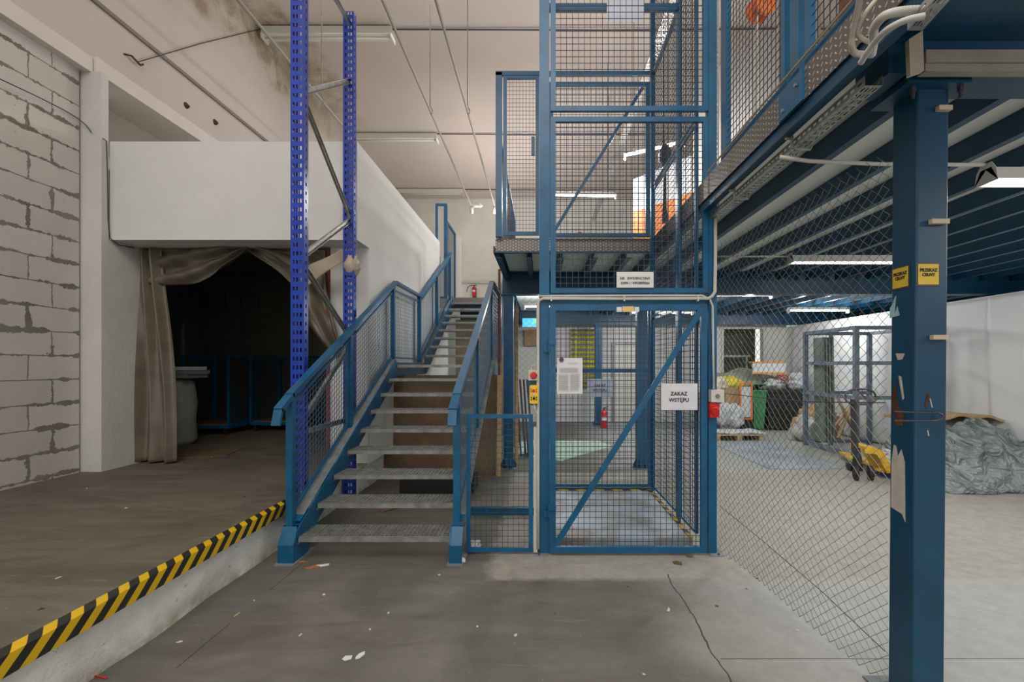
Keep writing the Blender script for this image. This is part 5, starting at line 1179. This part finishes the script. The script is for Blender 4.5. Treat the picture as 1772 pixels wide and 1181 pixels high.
# ================================================================ DEBRIS ON FLOOR
def flake(px, py, s, m, label, name, cat, grp=None, z=0.0, n=7, ar=2.0, rot=None, th=0.006, curl=0.3):
    c = fl(px, py, z); r = random.uniform(0, 6.28) if rot is None else rot; b = MB(); ps = []
    for k in range(n):
        a = 2*math.pi*k/n; rr = s*(0.75+0.5*random.random()); x = math.cos(a)*rr; y = math.sin(a)*rr/ar
        ps.append(Vector((c.x+x*math.cos(r)-y*math.sin(r), c.y+x*math.sin(r)+y*math.cos(r), z+0.001+curl*s*random.random()*0.5)))
    ctr = sum(ps, Vector())/n; ctr.z = z+th+curl*s*0.3
    b.add([*ps, *[Vector((p.x, p.y, max(z+0.0005, p.z-th))) for p in ps], ctr], [(k, (k+1) % n, 2*n) for k in range(n)]+[(k, (k+1) % n, (k+1) % n+n, k+n) for k in range(n)]+[tuple(range(n, 2*n))])
    return tag(b.build(name, m), label, cat, grp)
flake(600, 1140, 0.03, paper, 'crumpled white paper scrap left of another on near floor', 'paper_scrap', 'paper', ar=1.2, th=0.002, curl=0.12, n=5)
flake(622, 1136, 0.034, paper, 'white paper scrap, right of its pair on the near floor', 'paper_scrap', 'paper', ar=2.0, th=0.002, curl=0.12, n=6)
flake(796, 973, 0.038, paper, 'crumpled white tissue at foot of the stair right post', 'tissue', 'tissue', ar=1.1, th=0.03, curl=1.2, n=11)
flake(523, 973, 0.04, brickbit, 'reddish brick splinter in front of the first stair', 'brick_fragment', 'fragment', ar=3.5, rot=0.05)
c = fl(548, 983)
t = thing('tile_shard', c, 'half white half orange shard before the left stair foot', 'shard')
MB().prism([c+Vector((-0.085, -0.02, 0.001)), c+Vector((-0.05, -0.035, 0.001)), c+Vector((0.02, 0.01, 0.001)), c+Vector((-0.02, 0.025, 0.001))], (0, 0, 0.006)).build('orange_end', brickbit, t)
MB().prism([c+Vector((0.02, 0.01, 0.001)), c+Vector((0.075, 0.035, 0.001)), c+Vector((0.07, 0.055, 0.001)), c+Vector((-0.02, 0.025, 0.001))], (0, 0, 0.008)).build('white_end', paper, t)
flake(1172, 976, 0.045, mat('dark_leaf', (0.12, 0.08, 0.05), 0.9, 0, 0.3, 60), 'larger dry brown leaf clump before the lift gate', 'dry_leaf', 'leaf', ar=1.8, th=0.012, curl=0.7)
flake(1193, 964, 0.025, MATS['dark_leaf'], 'smaller dry leaf just before the lift gate', 'dry_leaf', 'leaf', ar=1.5, th=0.01, curl=0.7)
flake(1157, 1057, 0.02, gstone, 'cream peanut shaped chip right of centre floor', 'foam_chip', 'chip', ar=1.9, th=0.018, n=9)
flake(410, 1065, 0.022, mat('olive_leaf', (0.35, 0.33, 0.16), 0.8), 'pointed olive leaf on floor right of the white kerb', 'dry_leaf', 'leaf', ar=3.0, rot=1.4, curl=0.5)
flake(310, 1112, 0.018, gstone, 'pale oval chip on floor near the kerb', 'foam_chip', 'chip', ar=2.4, rot=0.3)
flake(248, 1112, 0.026, leaf, 'curled brown leaf at foot of the white kerb', 'dry_leaf', 'leaf', ar=1.7, curl=0.9)
flake(217, 1127, 0.018, mat('yellow_leaf', (0.50, 0.33, 0.05), 0.8), 'yellow leaf at foot of the white kerb', 'dry_leaf', 'leaf', ar=1.4, curl=0.9)
tag(MB().tube([fl(160, 1181)+Vector((-.04, 0, .004)), fl(163, 1172)+Vector((0, 0, .006)), fl(178, 1176)+Vector((.02, 0, .004))], 0.004, 5).build('plastic_strap', red), 'small red strap piece at bottom left edge', 'strap')
DL = MATS['dark_leaf']
chips = [(1114, 1168, gstone, 'tiny pale chip at the bottom edge right of centre'), (1086, 1016, DL, 'tiny dark crumb below the left part of the lift gate'),
 (892, 1100, gstone, 'tiny pale chip on near floor right of the paper scraps'), (760, 996, gstone, 'tiny pale chip before the bottom stair near its right end'),
 (826, 1085, gstone, 'tiny pale crumb on near floor below the half gate'), (672, 1062, gstone, 'tiny pale chip on floor centre below the stairs'),
 (560, 1030, gstone, 'tiny pale crumb below the half white shard'), (440, 1040, gstone, 'tiny pale crumb beside the floor joint near the kerb'),
 (960, 1062, DL, 'tiny dark crumb left of the peanut shaped chip'), (1240, 1050, DL, 'tiny dark crumb right of the floor crack'),
 (1310, 1002, DL, 'small dark leaf bit at foot of the chain link fence'), (1380, 1092, gstone, 'tiny pale chip at fence foot nearer the camera'),
 (1292, 1020, leaf, 'small brown leaf bit between crack and fence'), (1262, 968, leaf, 'brown leaf bit at foot of the right lift post'),
 (520, 1100, gstone, 'tiny pale crumb on near floor right of the oval chip'), (640, 1090, gstone, 'tiny pale crumb just above the white paper scraps')]
for x, y, m_, lb in chips: flake(x, y, random.uniform(0.008, 0.014), m_, lb, 'litter_chip', 'litter', ar=random.uniform(1.2, 2.2), curl=0.6)
for (x, y, m_, lb) in ((72, 1055, dark, 'thin dark fleck on raised floor near the lower left corner'), (101, 1001, gstone, 'pale fleck on raised floor left of the tape'), (218, 880, gstone, 'pale fleck in the middle of the raised floor'), (422, 860, dark, 'dark stick shaped fleck on raised floor near the left handrail'), (150, 846, gstone, 'pale fleck on raised floor before the pilaster'), (366, 792, gstone, 'pale fleck on raised floor before the roll cage')):
    flake(x, y, 0.014, m_, lb, 'litter_chip', 'litter', z=ZR, ar=3, curl=0.2)
blob((-0.55, 3.72, 0.03), (0.06, 0.05, 0.035), 'crumpled translucent film behind the half gate', wtarp, 'plastic_film', 'film', 21, amp=0.6, res=14)
tag(MB().tube([(-1.62, 4.65, 0.005), (-1.45, 4.8, 0.03), (-1.38, 4.95, 0.06), (-1.2, 4.85, 0.03), (-1.05, 4.9, 0.02)], 0.014, 6).build('torn_packing', mat('brown_paper', (0.22, 0.15, 0.09), 0.9), smooth=True), 'torn brown packing strip on floor under the stairs', 'packing')
